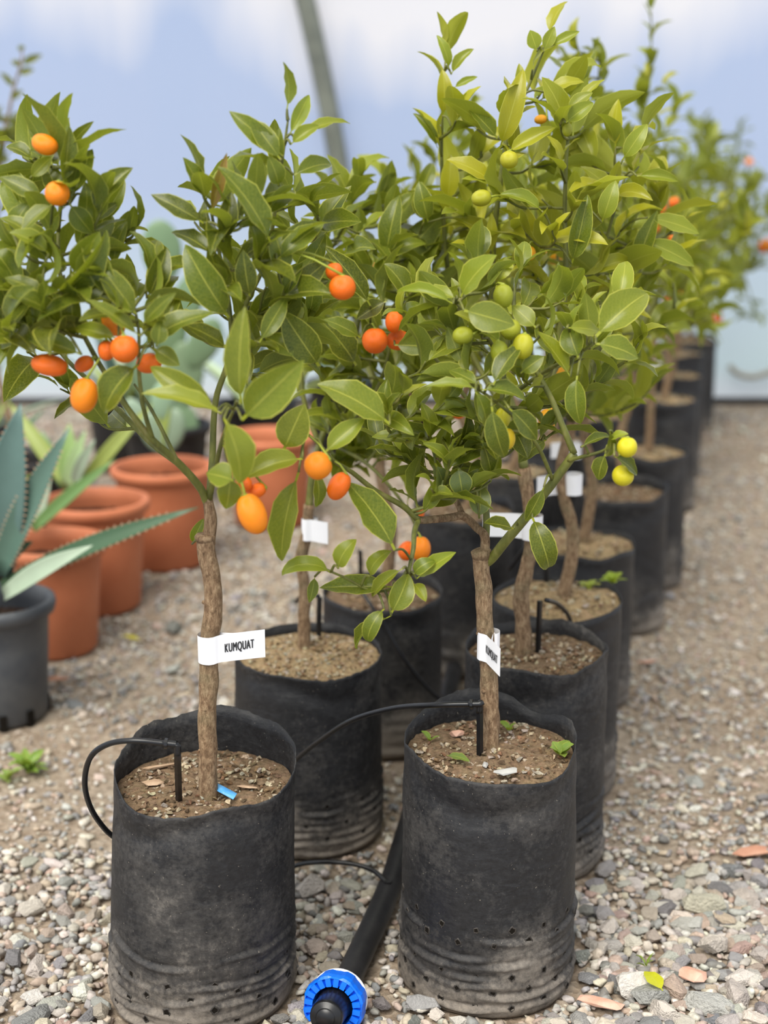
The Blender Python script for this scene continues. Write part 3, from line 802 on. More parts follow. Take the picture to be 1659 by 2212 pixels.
for (bx, by, tx, ty, w, dy, c) in [(478, 893, 305, 851, 46, -.17, LIGHT), (470, 885, 325, 792, 52, -.15, mixc(MID, LIGHT, .5)), (520, 872, 530, 662, 58, -.17, mixc(MID, LIGHT, .4)), (522, 907, 656, 778, 84, -.18, mixc(MID, LIGHT, .3)),
      (484, 903, 518, 1045, 70, -.19, LIGHT), (505, 1038, 446, 1022, 64, -.15, mixc(MID, LIGHT, .5)), (497, 1030, 488, 1100, 54, -.13, mixc(MID, LIGHT, .4)), (495, 688, 400, 528, 72, -.05, MID), (492, 752, 400, 702, 46, -.04, DARK),
      (586, 527, 470, 360, 62, -.05, MID), (462, 552, 370, 502, 44, -.03, DARK), (440, 482, 326, 420, 42, -.02, DARK), (442, 425, 395, 340, 40, 0, MID), (612, 338, 495, 240, 44, .0, MID), (606, 345, 540, 256, 44, -.01, MID),
      (625, 292, 668, 205, 32, .03, LIGHT), (640, 302, 757, 268, 28, .03, LIGHT), (628, 312, 690, 272, 30, .02, LIGHT), (602, 402, 580, 338, 40, .0, MID), (634, 378, 716, 356, 40, .02, MID), (598, 562, 700, 482, 46, -.03, MID),
      (614, 642, 706, 565, 46, -.02, DARK), (625, 642, 712, 606, 46, .02, DARK), (540, 642, 525, 540, 46, -.04, DARK), (482, 522, 500, 415, 42, -.03, DARK), (690, 792, 610, 672, 70, .0, mixc(DARK, MID, .5)), (575, 620, 545, 470, 48, .01, DARK),
      (572, 730, 634, 770, 50, .0, MID), (610, 600, 590, 500, 50, -.02, MID), (560, 740, 620, 640, 40, -.05, MID), (415, 1175, 440, 1120, 24, .08, MID)]:
    T1.hero(bx, by, tx, ty, w, Y1+dy, T1.r.uniform(-.025, .04), T1.r.uniform(-.45, .5), jit(c, 0.12))
for (bx, by, tx, ty, w) in [(455, 462, 490, 330, 26)]:
    T1.hero(bx, by, tx, ty, w, Y1-.02, 0, .2, s2l((130, 84, 48)))
T1.fill(12, 150, 600, 180, 240, Y1+.03, .16, 7)
T1.fill(10, 570, 560, 130, 230, Y1+.06, .12, 7)
T1.fill(7, 60, 700, 80, 90, Y1-.02, .12, 6)
T1.fill(8, 580, 700, 120, 110, Y1+.05, .08, 7)
for a in [(97, 312, 44, 58, -.02, ORANGE, -68), (124, 418, 54, 53, -.06, ORANGE, 10), (245, 697, 46, 62, -.10, ORANGE, -30), (230, 757, 36, 44, -.11, DEEP, 0), (269, 754, 62, 60, -.14, DEEP, 0), (107, 789, 48, 80, -.10, DEEP, 100),
          (182, 854, 60, 78, -.12, ORANGE, 12), (322, 785, 44, 56, -.09, DEEP, 80), (182, 786, 34, 44, -.07, DEEP, 60), (545, 1110, 62, 92, -.15, ORANGE, -20), (528, 1046, 34, 34, -.11, DEEP, 0), (553, 1060, 34, 46, -.10, DEEP, 70),
          (740, 621, 58, 54, -.04, DEEP, 0), (722, 586, 38, 38, .0, DEEP, 0), (496, 478, 26, 32, .03, DEEP, 0)]:
    T1.fruit(a[0], a[1], a[2], a[3], Y1+a[4], a[5], a[6])

# --- front right tree (T2)
b2 = G(1060, 1618, 0.316)
Y2 = b2.y
T2 = Tree(b2, 'kumquat tree with lime-green young fruit and grey-green lower leaves, its label folded round the trunk', [mixc(DARK, MID, .35), MID, LIGHT, mixc(LIGHT, YELL, .5)], max_leaf=300, seed=22)
tr = [b2-Vector((0, 0, 0.02))]+PXL([(1060, 1560), (1056, 1480), (1055, 1420), (1048, 1350), (1046, 1290), (1040, 1230), (1040, 1190)], Y2)
T2.stem('trunk', tr, 0.0112, 0.0104, 'bark', 14, 0.22, 6, record=False); trunk_knobs(T2, tr, 7, 2)
v, f = tube_geo([P(1040, 1205, Y2), P(1039, 1190, Y2), P(1038, 1186, Y2)], [0.0112, 0.0122, 0.010], 12, 0.15)
part('graft_union', (v, f), MAT['bark'], T2.root, label='cut swollen bark stub where the shoots were grafted')
T2.stem('branch', PXL([(1044, 1215), (1060, 1208), (1100, 1160, -.02), (1150, 1100, -.03), (1200, 1035, -.04), (1240, 980, -.05)], Y2), 0.0066, 0.0052, 'twig', 10, 0.1)
T2.stem('branch', PXL([(1240, 980, -.05), (1215, 920, -.05), (1190, 860, -.04), (1155, 795, -.03), (1125, 735, -.02), (1110, 680, 0)], Y2), 0.0042, 0.0022, 'twig', 9)
T2.stem('branch', PXL([(1228, 995, -.05), (1265, 985, -.07), (1300, 975, -.08), (1325, 960, -.09)], Y2), 0.0026, 0.0015, 'twig', 8)
T2.stem('branch', PXL([(1195, 1040, -.04), (1165, 970, -.07), (1120, 910, -.09), (1060, 860, -.10), (1030, 840, -.10)], Y2), 0.0026, 0.0015, 'twig', 8)
T2.stem('branch', PXL([(1045, 1215), (1047, 1160), (1030, 1140, .01), (1000, 1115, .01), (975, 1118, .0), (925, 1123, -.02), (904, 1123, -.03)], Y2), 0.006, 0.0042, 'bark', 10, 0.15)
T2.stem('branch', PXL([(904, 1123, -.03), (870, 1093, -.04), (811, 1060, -.06), (760, 1020, -.08), (722, 996, -.10), (690, 960, -.11), (655, 930, -.12)], Y2), 0.004, 0.0016, 'twig', 9)
T2.stem('branch', PXL([(904, 1123, -.03), (895, 1150, -.05), (893, 1185, -.07), (885, 1225, -.08), (880, 1270, -.09), (878, 1310, -.09)], Y2), 0.0036, 0.0016, 'twig', 9)
T2.stem('branch', PXL([(885, 1225, -.08), (850, 1270, -.09), (800, 1275, -.10), (750, 1250, -.11), (715, 1235, -.12)], Y2), 0.0022, 0.0014, 'twig', 8)
T2.stem('branch', PXL([(1046, 1195), (1051, 1127, .01), (1047, 1047, .02), (1064, 980, .02), (1080, 900, .03), (1090, 800, .05), (1100, 700, .06)], Y2), 0.005, 0.002, 'twig', 9)
T2.stem('branch', PXL([(1000, 1115, .01), (985, 1080, .02), (950, 1010, .02), (930, 950, .02), (900, 880, .0), (870, 820, -.02)], Y2), 0.0042, 0.0018, 'bark', 9)
T2.stem('branch', PXL([(950, 1010, .02), (900, 970, .04), (840, 930, -.02), (835, 880, -.04)], Y2), 0.0026, 0.0016, 'twig', 8)
T2.stem('branch', PXL([(1064, 980, .02), (1020, 880, .05), (960, 800, .06), (900, 720, .06)], Y2), 0.0032, 0.0018, 'twig', 8)
T2.stem('branch', PXL([(1090, 800, .05), (1060, 740, .0), (1020, 690, -.03), (985, 655, -.04)], Y2), 0.003, 0.0016, 'twig', 8)
T2.stem('branch', PXL([(1110, 850, .04), (1180, 800, .0), (1240, 770, -.04), (1285, 740, -.06)], Y2), 0.0028, 0.0016, 'twig', 8)
T2_tips = [(1040, 560, -.02), (990, 620, -.04), (1075, 610, -.02), (1120, 590, .04), (1160, 640, .03), (1220, 650, .0), (1280, 680, -.02), (1350, 650, .02), (1300, 740, .06), (930, 640, .0), (880, 690, .03), (1170, 720, -.03), (1230, 720, -.05), (1040, 720, -.05),
           (970, 720, -.04), (920, 780, -.04), (1000, 790, -.06), (1060, 800, -.07), (1130, 820, -.06), (1200, 790, .04), (1260, 850, .06), (1320, 800, .08), (870, 850, -.06), (840, 900, -.08), (900, 890, -.03), (960, 870, -.05), (1020, 900, -.06), (1090, 880, .05),
           (930, 950, -.03), (990, 960, -.03), (1050, 970, -.04), (1120, 960, .03), (880, 990, .03), (960, 1050, -.04), (1010, 1060, -.05), (1060, 1040, -.03), (930, 1090, -.04), (1200, 930, .05), (1150, 870, .06), (820, 960, .04), (1380, 740, .05)]
for i, t in enumerate(T2_tips): T2.shoot(P(t[0], t[1], Y2+t[2]), 7, 0.07, 0.015, bias=(-0.35 if t[1] > 880 else 0.0), width=0.43)
LG, DG = mixc(LIGHT, GREY, .4), mixc(DARK, MID, .4)
for (bx, by, tx, ty, w, dy, c) in [(995, 642, 1073, 551, 64, -.07, LIGHT), (1002, 670, 1112, 702, 64, -.10, LG), (1158, 708, 1106, 660, 42, -.06, LIGHT), (979, 656, 856, 632, 30, -.07, LIGHT), (988, 646, 900, 624, 36, -.05, LIGHT),
      (1287, 727, 1398, 634, 76, -.08, mixc(MID, LIGHT, .6)), (1287, 742, 1378, 774, 60, -.10, mixc(MID, LIGHT, .3)), (1225, 708, 1297, 718, 36, -.08, LIGHT), (1250, 775, 1228, 705, 50, -.07, MID), (1232, 814, 1158, 715, 42, -.06, mixc(MID, YELL, .4)),
      (1247, 811, 1254, 916, 46, -.08, MID), (1040, 842, 1135, 868, 42, -.12, MID), (1027, 845, 1050, 923, 44, -.13, MID), (1062, 878, 1090, 986, 50, -.13, DG), (1100, 882, 1160, 950, 50, -.14, DG), (1030, 840, 920, 836, 28, -.12, LIGHT),
      (1035, 832, 970, 800, 32, -.11, MID), (1065, 832, 1125, 747, 46, -.12, DG), (1125, 806, 1175, 770, 36, -.09, MID), (842, 916, 685, 830, 76, -.13, mixc(MID, LIGHT, .5)), (853, 1188, 748, 1040, 86, -.14, MID),
      (940, 1000, 952, 1070, 50, -.05, GREY), (1040, 950, 1060, 1022, 52, -.06, DG), (990, 1010, 1000, 1072, 48, -.05, GREY), (1035, 1120, 1038, 1048, 46, -.04, GREY), (1110, 1142, 1046, 1130, 42, -.05, DG), (1175, 1052, 1135, 1126, 32, -.06, MID),
      (1255, 966, 1318, 945, 22, -.08, DG), (1308, 980, 1293, 1037, 38, -.10, DG), (1318, 930, 1310, 986, 26, -.11, MID), (1327, 985, 1376, 1026, 36, -.13, DG), (1318, 950, 1358, 938, 22, -.10, LIGHT), (1115, 935, 1140, 990, 44, .02, DG), (1180, 950, 1120, 1000, 44, .03, GREY),
      (654, 991, 525, 1036, 56, -.16, LIGHT), (612, 974, 658, 873, 70, -.15, mixc(MID, LIGHT, .5)), (701, 978, 788, 903, 46, -.15, LIGHT), (645, 1020, 609, 1212, 62, -.16, mixc(MID, LIGHT, .7)), (682, 1018, 682, 1096, 32, -.13, MID),
      (850, 1268, 690, 1270, 46, -.10, MID), (900, 1250, 985, 1193, 36, -.11, LIGHT), (845, 1325, 882, 1240, 52, -.12, mixc(MID, LIGHT, .3)), (680, 1245, 668, 1302, 24, -.10, DG), (870, 1228, 805, 1290, 28, -.12, LIGHT), (845, 1330, 772, 1402, 26, -.12, MID), (893, 1260, 920, 1300, 26, -.1, LIGHT)]:
    T2.hero(bx, by, tx, ty, w, Y2+dy, T2.r.uniform(-.025, .04), T2.r.uniform(-.5, .5), jit(c, 0.14))
for (bx, by, tx, ty, w, dy, c) in [(1150, 1118, 1184, 1226, 52, -.06, DG), (714, 1238, 609, 1244, 36, -.12, LIGHT), (731, 1228, 770, 1165, 42, -.13, LIGHT), (800, 1245, 846, 1190, 36, -.11, LIGHT), (830, 1315, 797, 1386, 36, -.13, MID), (895, 1240, 940, 1212, 32, -.12, MID)]:
    T2.hero(bx, by, tx, ty, w, Y2+dy, 0.0, T2.r.uniform(-.2, .3), jit(c, 0.1), 'curl')
T2.fill(14, 1120, 740, 240, 160, Y2+.06, .13, 7, 0.07)
T2.fill(14, 960, 1000, 110, 90, Y2-.01, .08, 6, 0.062, -0.35)
for a in [(1087, 640, 44, 52, -.05, LIME, 0), (1000, 725, 46, 40, -.07, LIME, 0), (1103, 712, 46, 46, -.07, LIME, 0), (1130, 748, 46, 56, -.09, mixc(LIME, LEMON, .25), 8), (1080, 762, 40, 52, -.09, LIME, -10), (1086, 903, 34, 46, -.07, mixc(LIME, LEMON, .6), 0), (1093, 948, 42, 48, -.08, mixc(LEMON, AMBER, .35), 0),
          (1355, 966, 44, 44, -.13, LEMON, 0), (1346, 1027, 48, 46, -.11, mixc(LEMON, LIME, .2), 0), (687, 1006, 62, 60, -.18, ORANGE, 60), (732, 1050, 46, 66, -.13, DEEP, 30)]:
    T2.fruit(a[0], a[1], a[2], a[3], Y2+a[4], a[5], a[6])

# --- second left tree (T3)
def soil_tree(px, py, z, label, pal, seed, group=None, max_leaf=300):
    b = G(px, py, z); return Tree(b, label, pal, group, max_leaf, seed), b
T3, b3 = soil_tree(655, 1400, 0.297, 'kumquat tree with clustered orange fruit standing in the pale sandy soil', [mixc(DARK, MID, .2), MID, LIGHT], 33)
Y3 = b3.y
tr = [b3-Vector((0, 0, 0.02))]+PXL([(657, 1340), (658, 1270), (650, 1215), (662, 1150), (668, 1090)], Y3)
T3.stem('trunk', tr, 0.0100, 0.0085, 'bark', 12, 0.2, 6, record=False)
T3.stem('branch', PXL([(667, 1100), (676, 1020), (700, 930, .02), (740, 840, .03), (770, 720, .02), (790, 600, .0)], Y3), 0.0065, 0.0025, 'twig', 9)
T3.stem('branch', PXL([(676, 1020), (720, 960, -.05), (790, 880, -.10), (830, 800, -.12), (850, 700, -.14)], Y3), 0.0045, 0.002, 'twig', 8)
T3.stem('branch', PXL([(690, 960, .02), (660, 880, .04), (650, 780, .05), (670, 660, .05), (700, 560, .04)], Y3), 0.0045, 0.002, 'twig', 8)
T3.stem('branch', PXL([(676, 1020), (740, 980, .05), (820, 960, .03), (880, 900, .02), (900, 800, .0)], Y3), 0.004, 0.002, 'twig', 8)
T3.stem('branch', PXL([(720, 960, -.05), (790, 1000, -.08), (850, 1060, -.10), (890, 1120, -.10), (900, 1150, -.10)], Y3), 0.003, 0.0018, 'twig', 8)
for i, t in enumerate([(770, 400, 0), (730, 440, .05), (820, 430, .05), (850, 470, -.02), (900, 430, .08), (700, 520, -.02), (780, 500, -.06), (840, 540, -.08), (900, 540, -.02), (760, 580, -.10), (700, 600, .05), (820, 620, -.13), (880, 640, -.1), (930, 600, .05), (740, 660, -.1), (660, 620, .08), (800, 700, -.14), (720, 740, -.1), (870, 720, -.12), (920, 700, -.05), (760, 800, -.12), (680, 780, -.02), (840, 800, -.12), (900, 800, -.06), (720, 860, -.08), (640, 840, .05), (800, 880, -.1), (870, 880, -.05), (700, 920, -.05), (830, 940, -.06), (910, 930, .0), (770, 980, .0), (860, 1010, -.1), (880, 1090, -.1), (960, 500, .05), (960, 660, .05), (940, 460, .1)]):
    T3.shoot(P(t[0], t[1], Y3+t[2]), 8, 0.088, 0.016, width=0.38)
for (bx, by, tx, ty, w, dy, c) in [(800, 660, 700, 533, 44, -.22, DARK), (835, 650, 770, 690, 40, -.2, DARK), (880, 640, 830, 570, 50, -.18, MID), (770, 790, 690, 690, 70, -.15, DARK), (852, 745, 935, 750, 42, -.20, MID), (700, 530, 650, 470, 40, -.1, MID), (915, 480, 910, 392, 42, -.05, MID), (780, 730, 700, 690, 44, -.2, MID)]:
    T3.hero(bx, by, tx, ty, w, Y3+dy, 0, T3.r.uniform(-.2, .3), jit(c, .1))
T3.fill(14, 790, 900, 120, 130, Y3-.03, .12, 7, 0.08)
T3.fill(16, 790, 600, 150, 190, Y3-.02, .14, 8, 0.085)
for a in [(810, 736, 56, 56, -.20, DEEP, 0), (852, 695, 40, 48, -.20, DEEP, 0), (860, 735, 52, 44, -.18, DEEP, 0), (757, 773, 22, 30, -.10, DEEP, 0), (880, 940, 18, 36, -.1, DEEP, 0), (908, 1185, 46, 54, -.12, ORANGE, 0), (880, 1190, 40, 44, -.10, DEEP, 30), (684, 460, 18, 16, .1, DEEP, 0), (905, 1110, 24, 30, -.05, DEEP, 0), (990, 895, 26, 22, .0, DEEP, 0), (955, 975, 26, 20, .0, DEEP, 0)]:
    T3.fruit(a[0], a[1], a[2], a[3], Y3+a[4], a[5], a[6])

# --- second right tree (T4): tall yellow-green shoots
T4, b4 = soil_tree(1131, 1410, 0.328, 'tall kumquat tree with long yellow-green upright shoots and green fruit, trunk bent like a knee', [MID, LIGHT, YELL, YELL], 44)
Y4 = b4.y
tr = [b4-Vector((0, 0, 0.02))]+PXL([(1131, 1370), (1126, 1300), (1132, 1250), (1146, 1190), (1150, 1130), (1140, 1070), (1132, 1010)], Y4)
T4.stem('trunk', tr, 0.0125, 0.0095, 'bark', 12, 0.22, 6, record=False); trunk_knobs(T4, tr, 4, 4)
T4.stem('branch', PXL([(1132, 1015), (1120, 930, .02), (1090, 820, .03), (1065, 680, .02), (1065, 540, .0), (1080, 400, -.02), (1100, 280, -.02), (1140, 190, -.02), (1180, 95, -.02)], Y4), 0.007, 0.0015, 'twig', 9)
T4.stem('branch', PXL([(1125, 960), (1170, 850, -.03), (1205, 740, -.05), (1222, 600, -.06), (1220, 450, -.06), (1225, 320, -.06), (1235, 240, -.06)], Y4), 0.006, 0.0015, 'twig', 9)
T4.stem('branch', PXL([(1120, 930, .02), (1050, 820, .06), (990, 700, .08), (965, 560, .08), (955, 400, .06), (955, 250, .05), (962, 130, .05)], Y4), 0.0055, 0.0013, 'twig', 9)
T4.stem('branch', PXL([(1170, 850, -.03), (1230, 740, .0), (1280, 620, .0), (1320, 480, -.02), (1350, 380, -.03)], Y4), 0.0045, 0.0015, 'twig', 9)
T4.stem('branch', PXL([(1230, 740, .0), (1310, 660, .05), (1380, 590, .08), (1400, 530, .08)], Y4), 0.0035, 0.0015, 'twig', 8)
for i, t in enumerate([(962, 100, .05), (955, 200, .05), (950, 300, .04), (985, 260, .0), (1030, 280, .0), (1185, 75, -.02), (1150, 150, -.03), (1120, 210, -.05), (1100, 260, -.05), (1170, 200, .02), (1220, 200, .0), (1250, 230, -.06), (1210, 270, -.1), (1270, 270, .03), (1040, 340, .05), (1000, 400, .08), (1110, 330, -.06), (1160, 340, .05), (1210, 360, -.1), (1270, 350, .0), (1330, 320, -.04), (1385, 290, -.03), (1380, 360, .0), (1430, 400, .05), (1320, 420, -.08), (1240, 440, -.1), (1170, 430, -.06), (1090, 430, -.08), (1030, 470, .02), (980, 500, .1), (1130, 500, -.08), (1200, 520, -.12), (1270, 500, -.06), (1340, 500, .0), (1400, 480, .05), (1460, 490, .1), (1060, 540, -.05), (1300, 580, -.06), (1380, 560, .0), (1440, 570, .08), (1330, 660, .0), (1160, 600, -.05)]):
    T4.shoot(P(t[0], t[1], Y4+t[2]), 9, 0.096, 0.018, bias=0.08, width=0.36)
T4.fill(22, 1180, 480, 260, 260, Y4+.07, .13, 8, 0.092, 0.05)
for (bx, by, tx, ty, w, dy, c) in [(1080, 320, 1130, 150, 46, -.08, YELL), (1095, 330, 1200, 275, 34, -.1, YELL), (955, 250, 955, 150, 34, .02, YELL), (945, 320, 892, 245, 22, .05, MID), (1075, 300, 1010, 232, 44, -.03, MID), (1065, 395, 965, 345, 44, -.08, YELL), (1170, 455, 1080, 420, 34, -.12, LIGHT), (1225, 240, 1280, 200, 30, -.1, LIGHT), (1222, 265, 1282, 222, 34, -.12, LIGHT), (1180, 200, 1262, 178, 30, -.05, YELL),
      (1345, 345, 1398, 268, 36, -.1, LIGHT), (1375, 380, 1465, 392, 26, -.05, LIGHT), (1300, 480, 1330, 390, 40, -.12, LIGHT), (1235, 570, 1270, 420, 44, -.12, MID), (1370, 590, 1420, 455, 40, -.02, MID), (1400, 470, 1510, 505, 40, -.02, LIGHT), (1390, 520, 1500, 575, 42, -.02, LIGHT), (1160, 110, 1145, 65, 32, -.04, LIGHT), (1175, 110, 1198, 57, 26, -.04, LIGHT), (1190, 100, 1252, 68, 22, -.04, LIGHT), (925, 480, 905, 392, 40, .0, MID), (970, 150, 943, 76, 22, .03, LIGHT), (975, 160, 1024, 106, 24, .03, LIGHT), (980, 190, 1032, 166, 16, .03, LIGHT)]:
    T4.hero(bx, by, tx, ty, w, Y4+dy, 0, T4.r.uniform(-.2, .3), jit(c, .08))
for a in [(1100, 345, 40, 38, -.14, mixc(LIME, LEMON, .35), 0), (1040, 428, 44, 36, -.13, mixc(LIME, LEMON, .2), 0), (1168, 258, 28, 20, -.02, AMBER, 0), (1141, 547, 34, 32, -.08, AMBER, 0), (1183, 905, 42, 44, -.08, AMBER, 10), (1195, 885, 24, 30, -.05, AMBER, 0), (1100, 490, 40, 34, .02, LIME, 0), (1225, 280, 22, 30, -.1, LIME, 0)]:
    T4.fruit(a[0], a[1], a[2], a[3], Y4+a[4], a[5], a[6])

# --- the trees further down the two rows
def row_tree(x, y, label, pal, seed, top=1.15, rad=0.22, shoots=30, nl=7, group=None, fruits=8, fcol=DEEP, Lf=0.085, trunk=0.3, lean=(0.02, 0.0), soilz=0.33, skew=(0, 0), side=(), fpx=()):
    t = Tree(Vector((x, y, soilz)), label, pal, group, 300, seed); r = t.r
    fk = Vector((x+lean[0], y+lean[1], soilz+trunk))
    tr = [Vector((x, y, soilz-0.02)), Vector((x+lean[0]*1.6, y, soilz+trunk*0.35)), Vector((x-lean[0]*0.4, y, soilz+trunk*0.7)), fk]
    t.stem('trunk', tr, 0.0115, 0.009, 'bark', 10, 0.2, 6, record=False)
    t.samples.append((fk, 0.009))
    n = 6; cz = (soilz+trunk*0.9+top)/2
    for k in range(n):
        a = k*2*pi/n+r.uniform(-.3, .3); q = r.uniform(0.35, 0.7)*rad
        e = Vector((x+skew[0]+cos(a)*q, y+skew[1]+sin(a)*q, r.uniform(cz, cz+0.65*(top-cz))))
        t.stem('branch', [fk, fk.lerp(e, 0.45)+Vector((cos(a)*q*0.35, sin(a)*q*0.35, -0.02)), e], 0.005, 0.002, 'twig', 7)
    hz = (top-soilz-trunk*0.75)/2; c0 = Vector((x+skew[0], y+skew[1], top-hz))
    tips = []
    for k in range(shoots):
        while True:
            u = Vector((r.uniform(-1, 1), r.uniform(-1, 1), r.uniform(-1, 1)))
            if 0.25 < u.length <= 1: break
        tips.append(c0+Vector((u.x*rad, u.y*rad, u.z*hz*0.98)))
    tips.append(Vector((x+skew[0]*1.1, y+skew[1], top+0.03))); ns = len(tips)
    tips.sort(key=lambda p: p.z)
    for p in tips: t.shoot(p, nl+2, Lf, 0.018, width=0.36)
    for p in side: t.shoot(Vector(p), 5, Lf*0.8, 0.022, width=0.34)
    for (px, py, w_, h_, c_) in fpx: t.fruit(px, py, w_, h_, y-0.10, c_, r.uniform(-30, 30))
    for k in range(fruits):
        p = tips[r.randrange(len(tips))]+Vector((r.uniform(-.05, .05), -0.06, r.uniform(-.06, 0)))
        px, py, z = project(p); s = F_PX/z
        t.fruit(px, py, 0.030*s, 0.036*s, p.y, fcol, r.uniform(-40, 40))
    return t
PF = [mixc(DARK, MID, .5), MID, LIGHT, YELL]
FT = 'kumquat trees in the further rows'
L3 = row_tree(-0.003, 2.45, 'kumquat tree in the slanting-tube bag, mostly behind the orange-fruited trees', [mixc(DARK, MID, .4), MID, LIGHT], 51, 0.98, 0.17, 26, 7, fruits=2, lean=(0.01, 0), trunk=0.34, soilz=0.275, fpx=[(690, 462, 24, 20, DEEP)])
R3 = row_tree(0.292, 2.25, 'kumquat tree rising from the weedy pale soil', PF, 52, 1.12, 0.19, 32, 7, fruits=2, fcol=AMBER, lean=(0.012, 0.01), trunk=0.30)
R4 = row_tree(0.385, 2.66, 'kumquat tree in the shorter pale-cornered bag', PF, 53, 1.18, 0.21, 32, 7, fruits=1, lean=(0.01, 0), trunk=0.32, soilz=0.318, side=[P(1242, 95, 2.6), P(1238, 150, 2.6), P(1265, 150, 2.6), P(1215, 120, 2.6)])
R5 = row_tree(0.545, 3.115, 'kumquat tree with one very tall thin leader shoot', PF, 54, 1.14, 0.22, 32, 7, fruits=0, fpx=[(1455, 437, 26, 20, DEEP), (1430, 450, 16, 24, DEEP), (1416, 490, 18, 24, DEEP)], lean=(-0.01, 0), trunk=0.34, soilz=0.305, side=[P(1400, 230, 3.1), P(1405, 150, 3.1), P(1408, 80, 3.1), P(1406, 25, 3.1), P(1430, 190, 3.1)])
fr = [(0.655, 3.44), (0.835, 4.20), (0.95, 4.65), (1.065, 5.17), (1.19, 5.52)]
tops = [1.12, 1.10, 1.10, 1.08, 1.10]
for i, (x, y) in enumerate(fr):
    row_tree(x, y, ORD[i]+' kumquat tree beyond the tall-leader tree, in the row along the open gravel', PF if i < 1 else [DARK, mixc(DARK, MID, .6), MID, LIGHT], 60+i, tops[i], [0.21, 0.25, 0.27, 0.29, 0.36][i], [30, 32, 34, 36, 60][i], 7, FT, fruits=0, fpx=[[(1440, 650, 16, 16, DEEP), (1466, 634, 14, 14, DEEP)], [(1470, 560, 14, 14, ORANGE)], [], [(1505, 480, 14, 12, DEEP)], [(1618, 350, 18, 16, ORANGE), (1655, 531, 30, 32, DEEP), (1550, 686, 20, 28, DEEP)]][i], lean=(0.01*(i % 2), 0), trunk=0.30, skew=([0.03, 0.04, 0.05, 0.06, 0.14][i], 0), side=[] if i < 4 else [P(1640, 690, 5.4), P(1600, 640, 5.4), P(1625, 660, 5.45), P(1655, 540, 5.4), P(1590, 670, 5.5)])
for i, (x, y) in enumerate(LROW):
    if i == 0: row_tree(x, y, 'kumquat tree in the creased bag between the two rows', PF, 80, 1.1, 0.2, 28, 7, fruits=0, fpx=[(957, 466, 28, 26, DEEP), (962, 502, 30, 24, DEEP), (830, 470, 16, 14, DEEP)], trunk=0.3)
    else: row_tree(x, y, ORD[i-1]+' kumquat tree beyond the creased bag, in the inner row', PF, 80+i, 1.06-0.02*i, 0.2, 22, 7, FT, fruits=1, trunk=0.3)

# ------------------------------------------------------------------ plant labels
def text_mesh(s, height, sx):
    cu = bpy.data.curves.new('txt', 'FONT'); cu.body = s; cu.size = 1.0; cu.space_character = 1.14
    ob = bpy.data.objects.new('txt', cu); col.objects.link(ob)
    dg = bpy.context.evaluated_depsgraph_get(); dg.update()
    me = bpy.data.meshes.new_from_object(ob.evaluated_get(dg))
    bpy.data.objects.remove(ob)
    co = np.empty(len(me.vertices)*3, dtype=np.float32); me.vertices.foreach_get('co', co); co = co.reshape(-1, 3)
    mn, mx = co.min(0), co.max(0); h = mx[1]-mn[1]
    co[:, 0] = (co[:, 0]-(mn[0]+mx[0])/2)/h*height*sx; co[:, 1] = (co[:, 1]-(mn[1]+mx[1])/2)/h*height; co[:, 2] = 0
    fcs = [tuple(p_.vertices) for p_ in me.polygons]; V, Fc = [], []
    for k, (ox, oy) in enumerate(((0, 0), (0.028, 0.0), (-0.028, 0.0))):      # three slightly shifted layers give a bold stroke
        o = len(V); V += [(c[0]+ox*height, c[1]+oy*height, 0.00005*k) for c in co.tolist()]; Fc += [tuple(i+o for i in f_) for f_ in fcs]
    return mesh_from('lettering', V, Fc, MAT['ink'], False)
